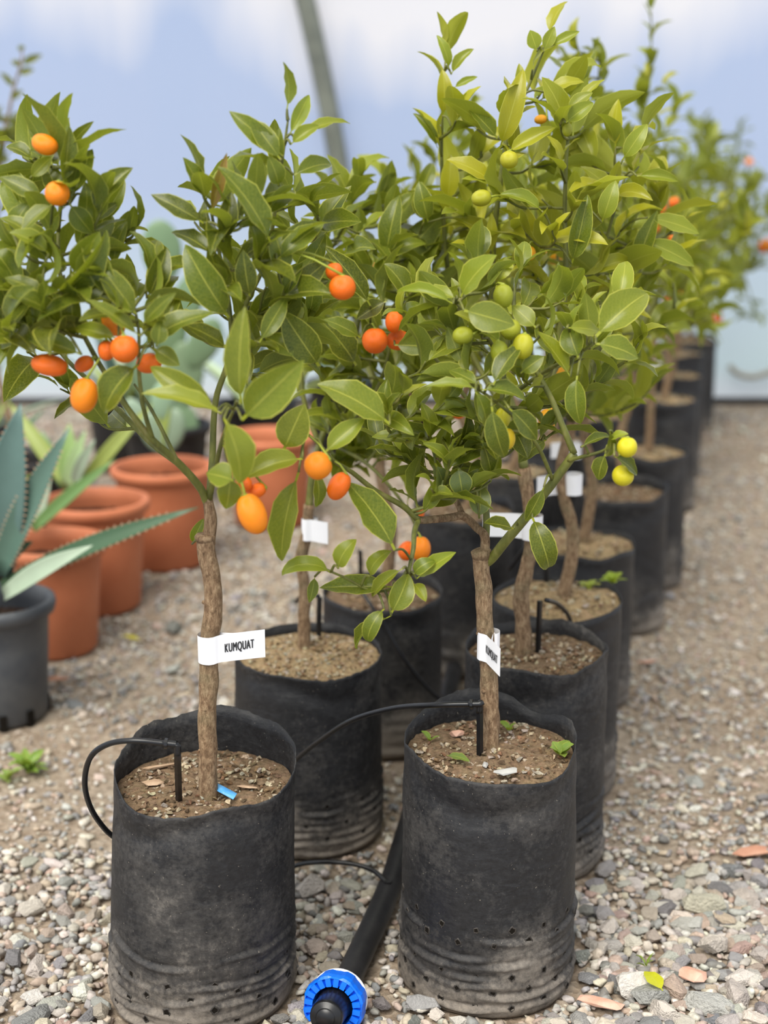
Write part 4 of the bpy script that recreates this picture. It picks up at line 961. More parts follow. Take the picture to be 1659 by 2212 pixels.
def label_flag(c, r, length, height, ang, label, shear=0.0, text=None, group=None, taper=0.0, tsize=0.0125, twist=0.0, skew_text=0.0, tx=0.42):
    """strip looped round the trunk at c, with a flag pointing along ang (radians, 0 = +X, in the XY plane)"""
    root = thing('plant_label', c, label, 'label', group)
    d = Vector((cos(ang), sin(ang), 0)); n = Vector((d.y, -d.x, 0))       # n: side facing the viewer for ang ~ 0
    prof = []
    for k in range(11):                                                    # round the trunk from behind to the front
        a = pi*0.62+(pi*0.88)*k/10
        e = d*cos(a)+n*-sin(a); prof.append(e*r)
    steps = 14
    end = prof[-1]
    for k in range(1, steps+1):
        q = k/steps; prof.append(d*(length*q)+n*(r*(1-0.45*min(1, max(0, q-0.06)*7.5)))+n*twist*q*q)
    V, Fc = [], []; m = len(prof)
    for k, p_ in enumerate(prof):
        q = max(0, (k-10)/steps); hh = height/2*(1-taper*q); zo = shear*q*length
        V += [p_+Vector((0, 0, zo-hh)), p_+Vector((0, 0, zo+hh))]
    for k in range(m-1): Fc.append((2*k, 2*k+2, 2*k+3, 2*k+1))
    # back strip of the loop glued to the flag
    back = []
    for k in range(9):
        a = pi*0.62-(pi*0.55)*k/8; e = d*cos(a)+n*-sin(a); back.append(e*r)
    for k in range(1, steps+1):
        q = k/steps; back.append(d*(length*q)+n*(r*0.55*min(1, q*2.2)-r*0.5*(1-min(1, q*2.2))-0.0006)+n*twist*q*q)
    o0 = len(V)
    for k, p_ in enumerate(back):
        q = max(0, (k-8)/steps); hh = height/2*(1-taper*q); zo = shear*q*length
        V += [p_+Vector((0, 0, zo-hh)), p_+Vector((0, 0, zo+hh))]
    for k in range(len(back)-1): Fc.append((o0+2*k, o0+2*k+1, o0+2*k+3, o0+2*k+2))
    part('strip', (V, Fc), MAT['white'], root, True, local=True)
    if text:
        me = text_mesh(text, tsize, 0.42)
        q = tx+0.12; pos = d*(length*q)+n*(r*0.55+0.0010+twist*q*q)+Vector((0, 0, shear*q*length))
        xd = (d+Vector((0, 0, shear+skew_text))+n*(twist*2*q/length)).normalized(); zd = n; yd = Vector((0, 0, 1))
        M = Matrix(((xd.x, yd.x, zd.x, pos.x), (xd.y, yd.y, zd.y, pos.y), (xd.z, yd.z, zd.z, pos.z), (0, 0, 0, 1)))
        me.transform(M); link('lettering', me, root)['label'] = 'black condensed capitals reading KUMQUAT'
    return root
label_flag(P(453, 1399, Y1), 0.0142, 0.066, 0.034, radians(4), 'white paper label flag reading KUMQUAT, sticking out flat from the trunk', shear=0.10, text='KUMQUAT', taper=-0.02, tsize=0.0130, tx=0.42, skew_text=0.05)
label_flag(P(1055, 1392, Y2), 0.0142, 0.052, 0.036, radians(-70), 'white paper label wrapped tight on the trunk, its KUMQUAT lettering seen at a slant', shear=-0.10, text='KUMQUAT', tsize=0.0125, tx=0.44, skew_text=-0.0)
label_flag(P(669, 1142, Y3), 0.0125, 0.040, 0.034, radians(-35), 'small blank white label loop on the trunk in the pale sandy soil')
label_flag(P(1150, 1138, Y4), 0.0150, 0.072, 0.036, radians(176), 'blank white label flag tied on the knee-bent trunk')
p3 = P(1238, 1045, 2.25); label_flag(p3, 0.0150, 0.058, 0.034, radians(186), 'creased blank white label on the trunk from the weedy soil', shear=-0.1)
label_flag(P(1240, 972, 2.66), 0.0150, 0.045, 0.03, radians(200), 'blank white label high on the trunk of the pale-cornered bag')
label_flag(P(1404, 792, 3.44), 0.0150, 0.05, 0.034, radians(-60), 'blank white label deep among the far crowns')

# ------------------------------------------------------------------ drip irrigation
def drip(name_label, tube_pts, stake_top, stake_bot, rt=0.0035, group=None, hi=True):
    root = thing('drip_line', stake_bot, name_label, 'drip line', group)
    pp = catmull(tube_pts, 8); part('tube', tube_geo(pp, rt, 10), MAT['tube'], root)
    st, sb = Vector(stake_top), Vector(stake_bot)
    g = tube_geo(catmull([st, st.lerp(sb, 0.5), sb-Vector((0, 0, 0.02))], 3), [0.0042]*6+[0.0034], 4)
    part('stake', g, MAT['tube'], root, False)
    if hi:
        dirv = (pp[-2]-pp[-1]).normalized()
        e = catmull([pp[-1]+dirv*0.003, pp[-1]-dirv*0.012, st+Vector((0, 0, 0.0005)), st-Vector((0, 0, 0.012))], 4)
        part('elbow', tube_geo(e, 0.0042, 8), MAT['tube'], root)
        part('collar', tube_geo([pp[-1]+dirv*0.0015, pp[-1]-dirv*0.002], 0.0062, 10), MAT['tube'], root, False)
    return root
zs1 = 1.53
drip('looping black drip tube on a stake in the blue-strip bag', [P(255, 1815, 1.64), P(226, 1790, 1.63), P(196, 1745, 1.60), P(183, 1690, 1.57), P(196, 1635, 1.55), P(235, 1607, 1.54), P(290, 1600, zs1), P(358, 1606, zs1)], P(383, 1610, zs1), G(386, 1722, 0.288)+Vector((0, 0, 0)))
zs2 = G(1037, 1635, 0.316).y
drip('black drip tube arching over to a stake in the many-holed bag', [P(600, 1680, 1.90), P(640, 1640, 1.86), P(690, 1600, 1.82), P(760, 1556, 1.77), P(850, 1530, 1.72), P(940, 1523, zs2+.01), P(1018, 1521, zs2)], P(1036, 1520, zs2), G(1037, 1640, 0.314))
g3 = G(688, 1375, 0.297); drip('black drip stake standing in the pale sandy soil', [P(640, 1300, g3.y+.1), P(660, 1280, g3.y+.05), P(688, 1288, g3.y)], P(690, 1290, g3.y), g3, hi=False)
p0 = G(950, 1512, 0.25); drip('thin black drip tube slanting down across the smooth dark bag', [P(960, 1520, 2.33), P(915, 1478, 2.325), P(870, 1420, 2.32), P(835, 1360, 2.33), P(810, 1320, 2.335), P(780, 1275, 2.36)], P(778, 1190, 2.44), G(780, 1270, 0.275), hi=False)
g4 = G(1162, 1410, 0.328); drip('black drip stake with arched tube beside the knee-bent trunk', [P(1240, 1370, g4.y+.14), P(1228, 1330, g4.y+.12), P(1205, 1305, g4.y+.06), P(1180, 1296, g4.y)], P(1166, 1298, g4.y), g4, hi=False)
g5 = G(1180, 1258, 0.335); drip('black drip stake in the weedy pale soil', [P(1100, 1230, g5.y+.1), P(1140, 1180, g5.y+.06), P(1180, 1172, g5.y)], P(1181, 1172, g5.y), g5, hi=False)
# supply pipe on the gravel
rp = 0.0175
pipe_px = [(738, 2150), (766, 2086), (806, 2000), (846, 1905), (866, 1840), (890, 1760), (925, 1640)]
pp = [G(x, y, rp+0.004) for x, y in pipe_px]
far = pp[-1]+(pp[-1]-pp[-2])*4; pp.append(far)
root = thing('supply_pipe', (pp[0].x, pp[0].y, 0), 'thick black irrigation supply pipe lying on gravel between the rows', 'pipe')
sp = catmull(pp, 6); part('pipe_wall', tube_geo(sp, rp, 18), MAT['pipe'], root)
dp = (sp[0]-sp[3]).normalized(); dp.z = 0; dp.normalize()
feed = catmull([G(600, 1888, 0.02), G(645, 1868, 0.035), G(700, 1862, 0.05), G(760, 1866, 0.05), G(805, 1880, 0.045), G(838, 1908, 0.037)], 6)
fo = thing('feeder_tube', feed[-1], 'thin black feeder tube joining the supply pipe on the gravel', 'tube'); part('tube_wall', tube_geo(feed, 0.0036, 10), MAT['tube'], fo)
part('barb', tube_geo([feed[-1]+Vector((0, 0, 0.004)), feed[-1]-Vector((0, 0, 0.006))], 0.006, 10), MAT['tube'], fo, False)
# coupling: blue ribbed nut, black body
def coupling():
    c = sp[0]+dp*0.032; c.z = 0.031
    root = thing('pipe_coupling', (c.x, c.y, 0), 'bright blue compression coupling nut with black body on the pipe end', 'pipe fitting')
    ax = (dp+Vector((0, 0, 0.22))).normalized(); Rm = Matrix.Translation(c) @ rot_to(ax) @ Matrix.Scale(1.12, 4)
    V, Fc = [], []; n = 48
    prof = [(0.0172, -0.016), (0.0295, -0.016), (0.0325, -0.012), (0.0338, 0.004), (0.0330, 0.0105), (0.0318, 0.0125), (0.0312, 0.0080), (0.0228, 0.0075), (0.0215, -0.006)]
    for i, (r, z) in enumerate(prof):
        for k in range(n):
            a = 2*pi*k/n; rr = r
            if 1 <= i <= 4: rr = r*(1+0.045*(1 if (k % 6) in (0, 1, 2) else 0)*(0.7 if i == 1 else 1))
            V.append(Rm @ Vector((rr*cos(a), rr*sin(a), z)))
    for i in range(len(prof)-1):
        for k in range(n):
            a = i*n+k; b = i*n+(k+1) % n; Fc.append((a, b, b+n, a+n))
    nut = part('nut', (V, Fc), MAT['blue'], root, False, 'bright blue ribbed nut')
    for k in range(20):                                             # castellated teeth on the front face
        a = 2*pi*k/20; m = Rm @ Matrix.Rotation(a, 4, 'Z')
        tv, tf = box_geo(0.0272, 0, 0.0100, 0.0088, 0.0058, 0.0070, m); part('tooth', ([q-Vector(root.location) for q in tv], tf), MAT['blue'], nut, False, local=True)
    ring, rf = lathe_geo([(0.0290, -0.0185), (0.0328, -0.0185), (0.0328, -0.0162), (0.0290, -0.0162)], 40)
    part('seal_ring', ([Rm @ v for v in ring], rf), MAT['white'], root, True, 'white sealing ring')
    body, bf = lathe_geo([(0.0001, 0.046), (0.0095, 0.046), (0.0105, 0.0445), (0.0110, 0.0435), (0.0165, 0.0435), (0.0178, 0.0420), (0.0185, 0.038), (0.0188, 0.008), (0.0205, 0.000), (0.0205, -0.012)], 36)
    part('body', ([Rm @ v for v in body], [tuple(reversed(q)) for q in bf]), MAT['tube'], root, True)
coupling()
PIPE_PTS = [a_.lerp(b_, k_/3) for a_, b_ in zip(sp, sp[1:]) for k_ in range(3)]+[sp[0]+dp*k_*0.008 for k_ in range(10)]

# ------------------------------------------------------------------ pots and succulents on the left
def pot(name, X, Y, r0, r1, H, mat, label, soil='soil_dark', lip=0.012, z0=0.0, notch=False):
    root = thing(name, (X, Y, 0), label, 'pot')
    s = 40
    prof = [(0.002, 0.0), (r0*0.93, 0.0), (r0, 0.008), (r0+(r1-r0)*0.55, H*0.60), (r1-0.003, H*0.86), (r1, H-0.030)]
    wall = lathe_geo(prof+[(r1+0.0005, H-0.028)], s); part('pot_wall', wall, MAT[mat], root, local=True)
    rim = lathe_geo([(r1-0.001, H-0.032), (r1+lip*0.7, H-0.026), (r1+lip, H-0.012), (r1+lip*0.8, H-0.002), (r1+lip*0.3, H), (r1-0.004, H-0.003), (r1-0.006, H-0.03), (r1-0.008, H-0.075)], s)
    part('rim', rim, MAT[mat], root, local=True)
    if notch:
        for a in (-140, -75, -40, 20, 80):
            m = Matrix.Rotation(radians(a), 4, 'Z'); part('drain_slot', box_geo(r0*0.985, 0, 0.014, 0.012, 0.014, 0.030, m), MAT['hole'], root, False, local=True)
    V = [Vector((0, 0, H-0.045))]; Fc = []
    for j in range(1, 6):
        for k in range(s):
            a = 2*pi*k/s; q = (r1-0.006)*j/5; V.append(Vector((q*cos(a), q*sin(a), H-0.05+0.008*mnoise.noise(Vector((q*cos(a)*40, q*sin(a)*40, X*9))))))
    for k in range(s): Fc.append((0, 1+k, 1+(k+1) % s))
    for j in range(4):
        for k in range(s):
            a = 1+j*s+k; b = 1+j*s+(k+1) % s; Fc.append((a, a+s, b+s, b))
    geos = [(V, Fc)]; r = random.Random(int(X*1000))
    for _ in range(70):
        a = r.uniform(0, 6.28); q = (r1-0.012)*sqrt(r.random()); sc = r.uniform(0.003, 0.007); v0, f0 = STONE_GEO[r.randrange(8)]
        geos.append(([Vector((q*cos(a)+v.x*sc, q*sin(a)+v.y*sc, H-0.047+v.z*sc)) for v in v0], f0))
    part('soil', merge(geos), MAT[soil], root, False, 'dark crumbly soil', local=True)
    return root
def blade(root, base, tip, width, color, thick=0.25, bow=0.12, up=None, spines=False, name='leaf', pts=None):
    """thick gutter-shaped succulent leaf, tapering to a point"""
    base, tip = Vector(base), Vector(tip); d = tip-base; L = d.length
    upv = Vector(up) if up else Vector((0, -0.35, 1)); dn = d.normalized(); nn = (upv-dn*upv.dot(dn))
    if nn.length < 1e-3: nn = Vector((0, -1, 0))
    nn.normalize(); x = dn.cross(nn); V, Fc = [], []; n = 10; ring = 10
    for i in range(n+1):
        s = i/n; c = base+d*s+nn*bow*L*sin(pi*s)*0.8
        w = width/2*(0.72+1.0*s*(1-s)*1.6)*(1-s**3.2)**0.9+0.0008; th = width*thick*(1-s*0.85)*0.5+0.0008
        for k in range(ring):
            a = 2*pi*k/ring; ca, sa = cos(a), sin(a)
            V.append(c+x*w*ca+nn*(sa*th*(0.35 if sa > 0 else 1.0)+0.35*w*ca*ca))
    for i in range(n):
        for k in range(ring):
            a = i*ring+k; b = i*ring+(k+1) % ring; Fc.append((a, b, b+ring, a+ring))
    Fc.append(tuple(reversed(range(ring)))); Fc.append(tuple(range(n*ring, (n+1)*ring)))
    o = part(name, (V, Fc), MAT['agave'], root); o.color = (*color, 1)
    if spines:
        g = []
        for sgn in (-1, 1):
            for i in range(3, 27):
                s = i/30; c = base+d*s+nn*bow*L*sin(pi*s)*0.8; w = width/2*(0.72+1.0*s*(1-s)*1.6)*(1-s**3.2)**0.9
                e = c+x*sgn*w*1.0+nn*0.35*w; g.append(tube_geo([e-x*sgn*0.001, e+x*sgn*0.0045+dn*0.001], [0.0017, 0.0004], 4))
        part('margin_spines', merge([(list(map(lambda q: q-Vector(root.location), v)), f) for v, f in g]), MAT['chip'], o, False, local=True)['kind'] = 'stuff'
    return o
BLUEG, AGG, YG, PALE = s2l((98, 124, 118)), s2l((74, 104, 78)), s2l((146, 160, 78)), s2l((168, 186, 158))
# grey pot with the blue agave
pot('plant_pot', -0.735, 2.56, 0.085, 0.100, 0.235, 'greypot', 'scuffed dark grey plastic pot with slots round its foot', notch=True); BAGS.append((-0.735, 2.56, 0.095))
ag = thing('agave_plant', (-0.735, 2.56, 0.19), 'blue-grey spiny agave with broad pointed leaves in the dark grey pot', 'plant')
ab = Vector((-0.735, 2.56, 0.20))
for (bx, by, tx, ty, w, yb, yt, c, sp_) in [(-8, 1240, 45, 872, 0.085, 2.52, 2.46, BLUEG, True), (0, 1235, 150, 925, 0.045, 2.50, 2.46, mixc(BLUEG, AGG, .4), True), (5, 1270, 428, 1096, 0.034, 2.50, 2.40, mixc(AGG, DARK, .35), True), (10, 1285, 200, 1178, 0.034, 2.47, 2.40, PALE, False), (0, 1220, 70, 1170, 0.03, 2.52, 2.5, AGG, False), (-60, 1240, -120, 950, 0.08, 2.56, 2.5, BLUEG, True), (-40, 1240, -40, 900, 0.08, 2.60, 2.68, BLUEG, True), (-50, 1260, -230, 1120, 0.06, 2.5, 2.4, AGG, True)]:
    blade(ag, P(bx, by, yb), P(tx, ty, yt), w, jit(c, .08), 0.22, 0.06, up=(0.1, -0.8, 0.6), spines=sp_)
# terracotta pots
TP = [(-0.715, 2.935, 0.088, 0.108, 0.245), (-0.680, 3.235, 0.098, 0.118, 0.262), (-0.575, 3.60, 0.105, 0.124, 0.262), (-0.33, 4.02, 0.105, 0.122, 0.26)]
tl = ['terracotta-coloured pot nearest the dark grey pot, holding narrow green blades', 'terracotta-coloured pot with wide rolled rim between two others like it', 'terracotta-coloured pot furthest from the grey pot, holding cactus pads', 'terracotta-coloured pot half hidden behind the hanging fruit']
for (x, y, r0, r1, H), l in zip(TP, tl): pot('plant_pot', x, y, r0, r1, H, 'terracotta', l); BAGS.append((x, y, r0))
a2 = thing('agave_plant', (TP[0][0], TP[0][1], 0.19), 'small agave with pale upright blades in a terracotta-coloured pot', 'plant')
for (bx, by, tx, ty, w, yb, yt, c) in [(68, 1140, 112, 985, 0.045, 2.93, 2.93, PALE), (72, 1142, 250, 992, 0.026, 2.90, 2.88, s2l((104, 136, 76))), (60, 1140, 50, 1030, 0.03, 2.95, 3.0, YG), (62, 1140, 10, 1010, 0.04, 2.95, 2.95, AGG), (66, 1140, 90, 1040, 0.03, 2.98, 3.05, PALE)]:
    blade(a2, P(bx, by, yb), P(tx, ty, yt), w, jit(c, .08), 0.2, 0.05, up=(0, -0.9, 0.5))
a3 = thing('aloe_plant', (TP[1][0], TP[1][1], 0.2), 'aloe with yellow-green stalk and pale blades in the middle terracotta-coloured pot', 'plant')
for (bx, by, tx, ty, w, yb, yt, c) in [(150, 1045, 150, 915, 0.045, 3.22, 3.22, s2l((150, 178, 110))), (145, 1050, 185, 930, 0.03, 3.2, 3.18, s2l((160, 186, 130))), (180, 1045, 330, 872, 0.032, 3.22, 3.22, YG), (150, 1050, 20, 870, 0.034, 3.22, 3.3, YG), (160, 1050, 205, 950, 0.03, 3.2, 3.1, PALE), (140, 1050, 90, 930, 0.03, 3.25, 3.3, s2l((120, 150, 110)))]:
    blade(a3, P(bx, by, yb), P(tx, ty, yt), w, jit(c, .08), 0.25, 0.05, up=(0, -0.9, 0.5))
# prickly pears
def pad_part(root, px, py, w, h, Y, tilt, color, yaw=0.0):
    c = P(px, py, Y); k = depth(c)/F_PX; V, Fc = lathe_geo([(max(0.0008, cos(a)), sin(a)) for a in np.linspace(-pi/2, pi/2, 12)], 20)
    M = Matrix.Translation(c) @ Matrix.Rotation(yaw, 4, 'Z') @ Matrix.Rotation(radians(tilt), 4, 'Y') @ Matrix.Diagonal((w*k/2, max(0.011, w*k*0.09), h*k/2, 1))
    V = [M @ Vector((v.x*(1-0.18*v.z*-1 if v.z < 0 else 1), v.y, v.z)) for v in V]
    o = part('pad', (V, Fc), MAT['agave'], root); o.color = (*color, 1)
CG = s2l((116, 142, 106)); CG2 = s2l((138, 160, 134))
cc = thing('prickly_pear', (-0.66, 4.25, 0.0), 'tall prickly pear with big oval pads against the film wall', 'cactus')
for (px, py, w, h, t, yw) in [(350, 545, 88, 140, -4, .1), (405, 650, 70, 130, 24, -.2), (360, 700, 90, 150, -10, .2), (395, 812, 90, 150, 6, 0), (440, 742, 70, 120, 30, .3), (320, 830, 70, 140, -20, -.3), (390, 935, 84, 140, 0, .1)]:
    pad_part(cc, px, py, w, h, 4.25, t, jit(CG, .1), yw)
c2 = thing('prickly_pear', (TP[2][0], TP[2][1], 0.2), 'low prickly pear in the furthest terracotta-coloured pot', 'cactus')
for (px, py, w, h, t, yw) in [(335, 935, 60, 95, -16, .2), (372, 930, 56, 100, 14, -.2), (352, 868, 52, 90, 4, .1), (300, 900, 44, 90, -30, 0)]:
    pad_part(c2, px, py, w, h, TP[2][1], t, jit(CG2, .1), yw)
blade(c2, P(340, 975, 3.6), P(368, 840, 3.6), 0.03, YG, 0.3, 0.03, up=(0, -1, .3), name='stem')
# black nursery pots behind, each with its own plant
bp = [(-1.02, 3.30, 0.5), (-0.98, 3.78, 0.5), (-0.66, 4.25, 0.4), (-0.88, 4.75, 0.5), (-0.42, 4.62, 0.4), (-1.25, 4.25, 0.5), (-0.15, 5.05, 0.4)]
bpl = ['black nursery pot beside the middle terracotta-coloured pot', 'black nursery pot holding the dark leafy shrub', 'black nursery pot under the tall prickly pear', 'black nursery pot behind the dark leafy shrub pot', 'black nursery pot between the prickly pear and the film wall', 'black nursery pot furthest to the side of the cactus row', 'black nursery pot standing deepest by the hoop pipe']
for (x, y, h), l in zip(bp, bpl):
    BAGS.append((x, y, 0.11)); pot('nursery_pot', x, y, 0.105, 0.125, 0.25, 'blackpot', l)
pl = ['yellow-green agave in a black pot beside the terracotta row', None, None, 'pale agave in the pot behind the shrub', 'grey-green agave between the prickly pear and the film wall', 'wide agave furthest to the side of the cactus row', 'small agave deepest by the hoop pipe']
for i, ((x, y, h), l) in enumerate(zip(bp, pl)):
    if not l: continue
    r = random.Random(900+i); root = thing('agave_plant', (x, y, 0.2), l, 'plant')
    for k in range(11):
        a = k*2.4+r.uniform(-.2, .2); el = radians(25+5.2*k); Lr = r.uniform(0.24, 0.36)
        d = Vector((cos(a)*cos(el), sin(a)*cos(el), sin(el)))
        b0 = Vector((x, y, 0.20))+Vector((cos(a), sin(a), 0))*0.02
        blade(root, b0, b0+d*Lr, r.uniform(0.035, 0.055), jit([YG, PALE, BLUEG, AGG][(k+i) % 4], .12), 0.2, 0.06, up=(-cos(a)*.7, -sin(a)*.7, 0.8))
# dark shrub whose top shows against the film
sh = thing('dark_shrub', (bp[1][0], bp[1][1], 0.2), 'dark leafy shrub with one pale bare leader against the film', 'shrub')
class Shrub(Tree):
    def __init__(self, root, seed):
        self.root = root; self.rel = rel(root); self.samples = []; self.nleaf = 0; self.r = random.Random(seed); self.max = 300; self.buf = []; TREES.append(self)
        self.pal = [s2l((24, 38, 22)), s2l((44, 60, 34)), s2l((60, 76, 40))]
S = Shrub(sh, 5); ys = bp[1][1]; sb = Vector((bp[1][0], ys, 0.19))
S.stem('stem', [sb, P(-25, 700, ys), P(-5, 420, ys), P(10, 290, ys)], 0.010, 0.006, 'bark', 8, 0.1)
S.stem('stem', PXL([(5, 310), (18, 250), (30, 190), (45, 140), (48, 105)], ys), 0.005, 0.002, 'bark', 7)
for t in [(-10, 290, 0), (15, 300, -.03), (-20, 360, .02), (25, 320, 0), (-5, 340, -.05), (-40, 300, 0), (20, 420, 0), (-30, 450, .03), (10, 500, -.05), (30, 560, 0), (-20, 620, 0), (30, 270, 0), (5, 260, .03), (0, 310, -.06), (20, 290, -.05), (-15, 250, 0), (35, 300, .04)]: S.shoot(P(t[0], t[1], ys+t[2]), 8, 0.07, 0.016, width=0.5)
for (bx, by, tx, ty) in [(46, 140, 92, 118), (44, 145, 24, 132), (40, 160, 74, 150), (48, 110, 42, 98), (30, 190, 0, 156), (24, 215, 50, 196)]: S.hero(bx, by, tx, ty, 16, ys, 0, .2)

for t_ in TREES: t_.finish()

# ------------------------------------------------------------------ small things on soil and gravel
def chip(c, L, W, T, rz, label, mat='chip', name='bark_chip', group=None, seed=1):
    r = random.Random(seed); bm = []
    v, f = STONE_HI[seed % 16]
    Rm = Matrix.Rotation(rz, 3, 'Z') @ Matrix.Rotation(r.uniform(-.2, .2), 3, 'X')
    V = [c+Rm @ Vector((q.x*L/2, q.y*W/2*1.2, q.z*T)) for q in v]
    root = link(name, mesh_from(name, [q-c for q in V], f, MAT[mat], False)); root.location = c
    return tag(root, label, 'debris' if name != 'soil_stone' else 'stone', group)
sz1, sz2 = 0.289, 0.318
chip(G(345, 1655, sz1+.004), 0.045, 0.012, 0.004, 0.4, 'long pale bark chip on the soil of the blue-strip bag', seed=3)
chip(G(330, 1690, sz1+.004), 0.040, 0.016, 0.004, 0.05, 'broad flat bark chip on the soil of the blue-strip bag', seed=5)
chip(G(535, 1700, sz1+.004), 0.030, 0.014, 0.003, -0.3, 'reddish bark chip beside the blue strip', seed=8)
chip(G(986, 1584, sz2+.006), 0.019, 0.018, 0.009, 0.3, 'rounded brown stone on the soil near the bag rim', 'shard', 'soil_stone', seed=4)
MAT['greystone'] = simple('grey_stone', s2l((150, 148, 144)), 0.85, 0.2, 30, 0.25, s2l((188, 186, 180)), 0.5, 50)
chip(G(1095, 1666, sz2+.006), 0.030, 0.018, 0.008, 0.1, 'smooth grey stone on the soil of the many-holed bag', 'greystone', 'soil_stone', seed=6)
chip(G(1048, 1652, sz2+.004), 0.011, 0.015, 0.006, 0.2, 'small cream stone at the drip stake', 'greystone', 'soil_stone', seed=7)
bl = catmull([G(466, 1700, sz1+.008), G(480, 1707, sz1+.011), G(495, 1715, sz1+.008), G(508, 1722, sz1+.006)], 4)
V, Fc = [], []
for i, p_ in enumerate(bl):
    V += [p_+Vector((0.002, 0.004, 0.0030)), p_+Vector((-0.002, -0.004, -0.001)), p_+Vector((0.002, 0.004, 0.0025)), p_+Vector((-0.002, -0.004, -0.0015))]
for i in range(len(bl)-1):
    a = 4*i; Fc += [(a, a+1, a+5, a+4), (a+2, a+6, a+7, a+3), (a, a+4, a+6, a+2), (a+1, a+3, a+7, a+5)]
tag(link('tape_strip', mesh_from('tape_strip', V, Fc, MAT['bluetape'])), 'short strip of bright blue tape on the soil', 'tape')
def weed(px, py, z, n, L, label, seed, cl=s2l((110, 150, 60)), wd=0.5):
    r = random.Random(seed); b = G(px, py, z); root = thing('weed_seedling', b, label, 'weed'); rl = rel(root)
    for k in range(n):
        a = k*2.4+r.uniform(-.3, .3); el = r.uniform(0.2, 0.9); ln = L*r.uniform(.7, 1.2)
        d = Vector((cos(a)*cos(el), sin(a)*cos(el), sin(el)))
        me, w0 = LEAVES[r.randrange(14)]
        link('leaf', me, root, rl @ leaf_matrix(b, b+d*ln, Vector((0, 0, 1))-d*0.2, ln*wd, w0), jit(cl, .15))
weed(1210, 1632, sz2, 5, 0.022, 'round-leaved green weed at the rim of the many-holed bag', 1, s2l((110, 140, 66)), 0.85)
weed(1100, 1580, sz2, 3, 0.020, 'tiny green seedling behind the trunk in the many-holed bag', 2)
weed(928, 1602, sz2, 3, 0.018, 'curled leaf seedling at the side of the many-holed bag', 3)
weed(60, 1672, 0.0, 12, 0.045, 'small bright green weed growing in the bare dirt', 4, s2l((120, 164, 76)), 0.4)
weed(18, 1690, 0.0, 7, 0.035, 'pale weed creeping beside the bright green one', 5, s2l((140, 170, 100)), 0.4)
weed(1322, 1262, 0.335, 9, 0.026, 'green weed at the edge of the pale weedy soil', 6, s2l((150, 180, 50)), 0.6)
weed(1270, 1272, 0.335, 8, 0.022, 'yellowish weed patch on the pale weedy soil', 7, s2l((170, 185, 80)), 0.6)
weed(1395, 2090, 0.01, 5, 0.02, 'grass tuft between stones by the fallen leaf', 8, s2l((110, 140, 60)), 0.15)
def fallen(bx, by, tx, ty, w, label, c, z=0.03):
    b = G(bx, by, z); t = G(tx, ty, z+0.004); root = thing('fallen_leaf', b, label, 'leaf')
    me, w0 = HERO[3]
    link('leaf_blade', me, root, rel(root) @ leaf_matrix(b, t, Vector((0.1, -0.5, 1)), w, w0), c)
fallen(1432, 2140, 1392, 2098, 0.022, 'yellow-green fallen leaf lying on the grey stones', s2l((205, 205, 40)), 0.03)
fallen(305, 1384, 262, 1374, 0.012, 'yellowed fallen leaf on the gravel by the terracotta pots', s2l((200, 190, 60)), 0.012)
fallen(965, 1632, 1015, 1645, 0.012, 'green leaf fallen on the soil of the many-holed bag', s2l((90, 120, 60)), sz2+.006)
def shard(px, py, L, W, T, rz, label, seed, mat='shard'):
    c = G(px, py, T*0.55+0.006); chip(c, L, W, T*0.5, rz, label, mat, 'clay_shard', seed=seed)
MAT['shard_red'] = simple('brick_red_shard', s2l((168, 116, 92)), 0.9, 0.2, 22, 0.22, s2l((200, 158, 134)), 0.5, 60)
shard(1632, 1838, 0.080, 0.035, 0.010, 0.2, 'flat brick-red tile shard lying alone on the gravel', 2, 'shard_red')
shard(1497, 2105, 0.050, 0.034, 0.024, -0.5, 'pale pink clay shard near the fallen yellow leaf', 9)
shard(1300, 2165, 0.058, 0.030, 0.014, -0.4, 'pinkish shard with red edge at the foot of the many-holed bag', 12)
shard(125, 1466, 0.055, 0.022, 0.016, 0.1, 'brick-pink shard beside the dark grey pot', 10, 'shard_red')
shard(1395, 1430, 0.055, 0.030, 0.012, 0.3, 'tan shard by the row of bags', 14)

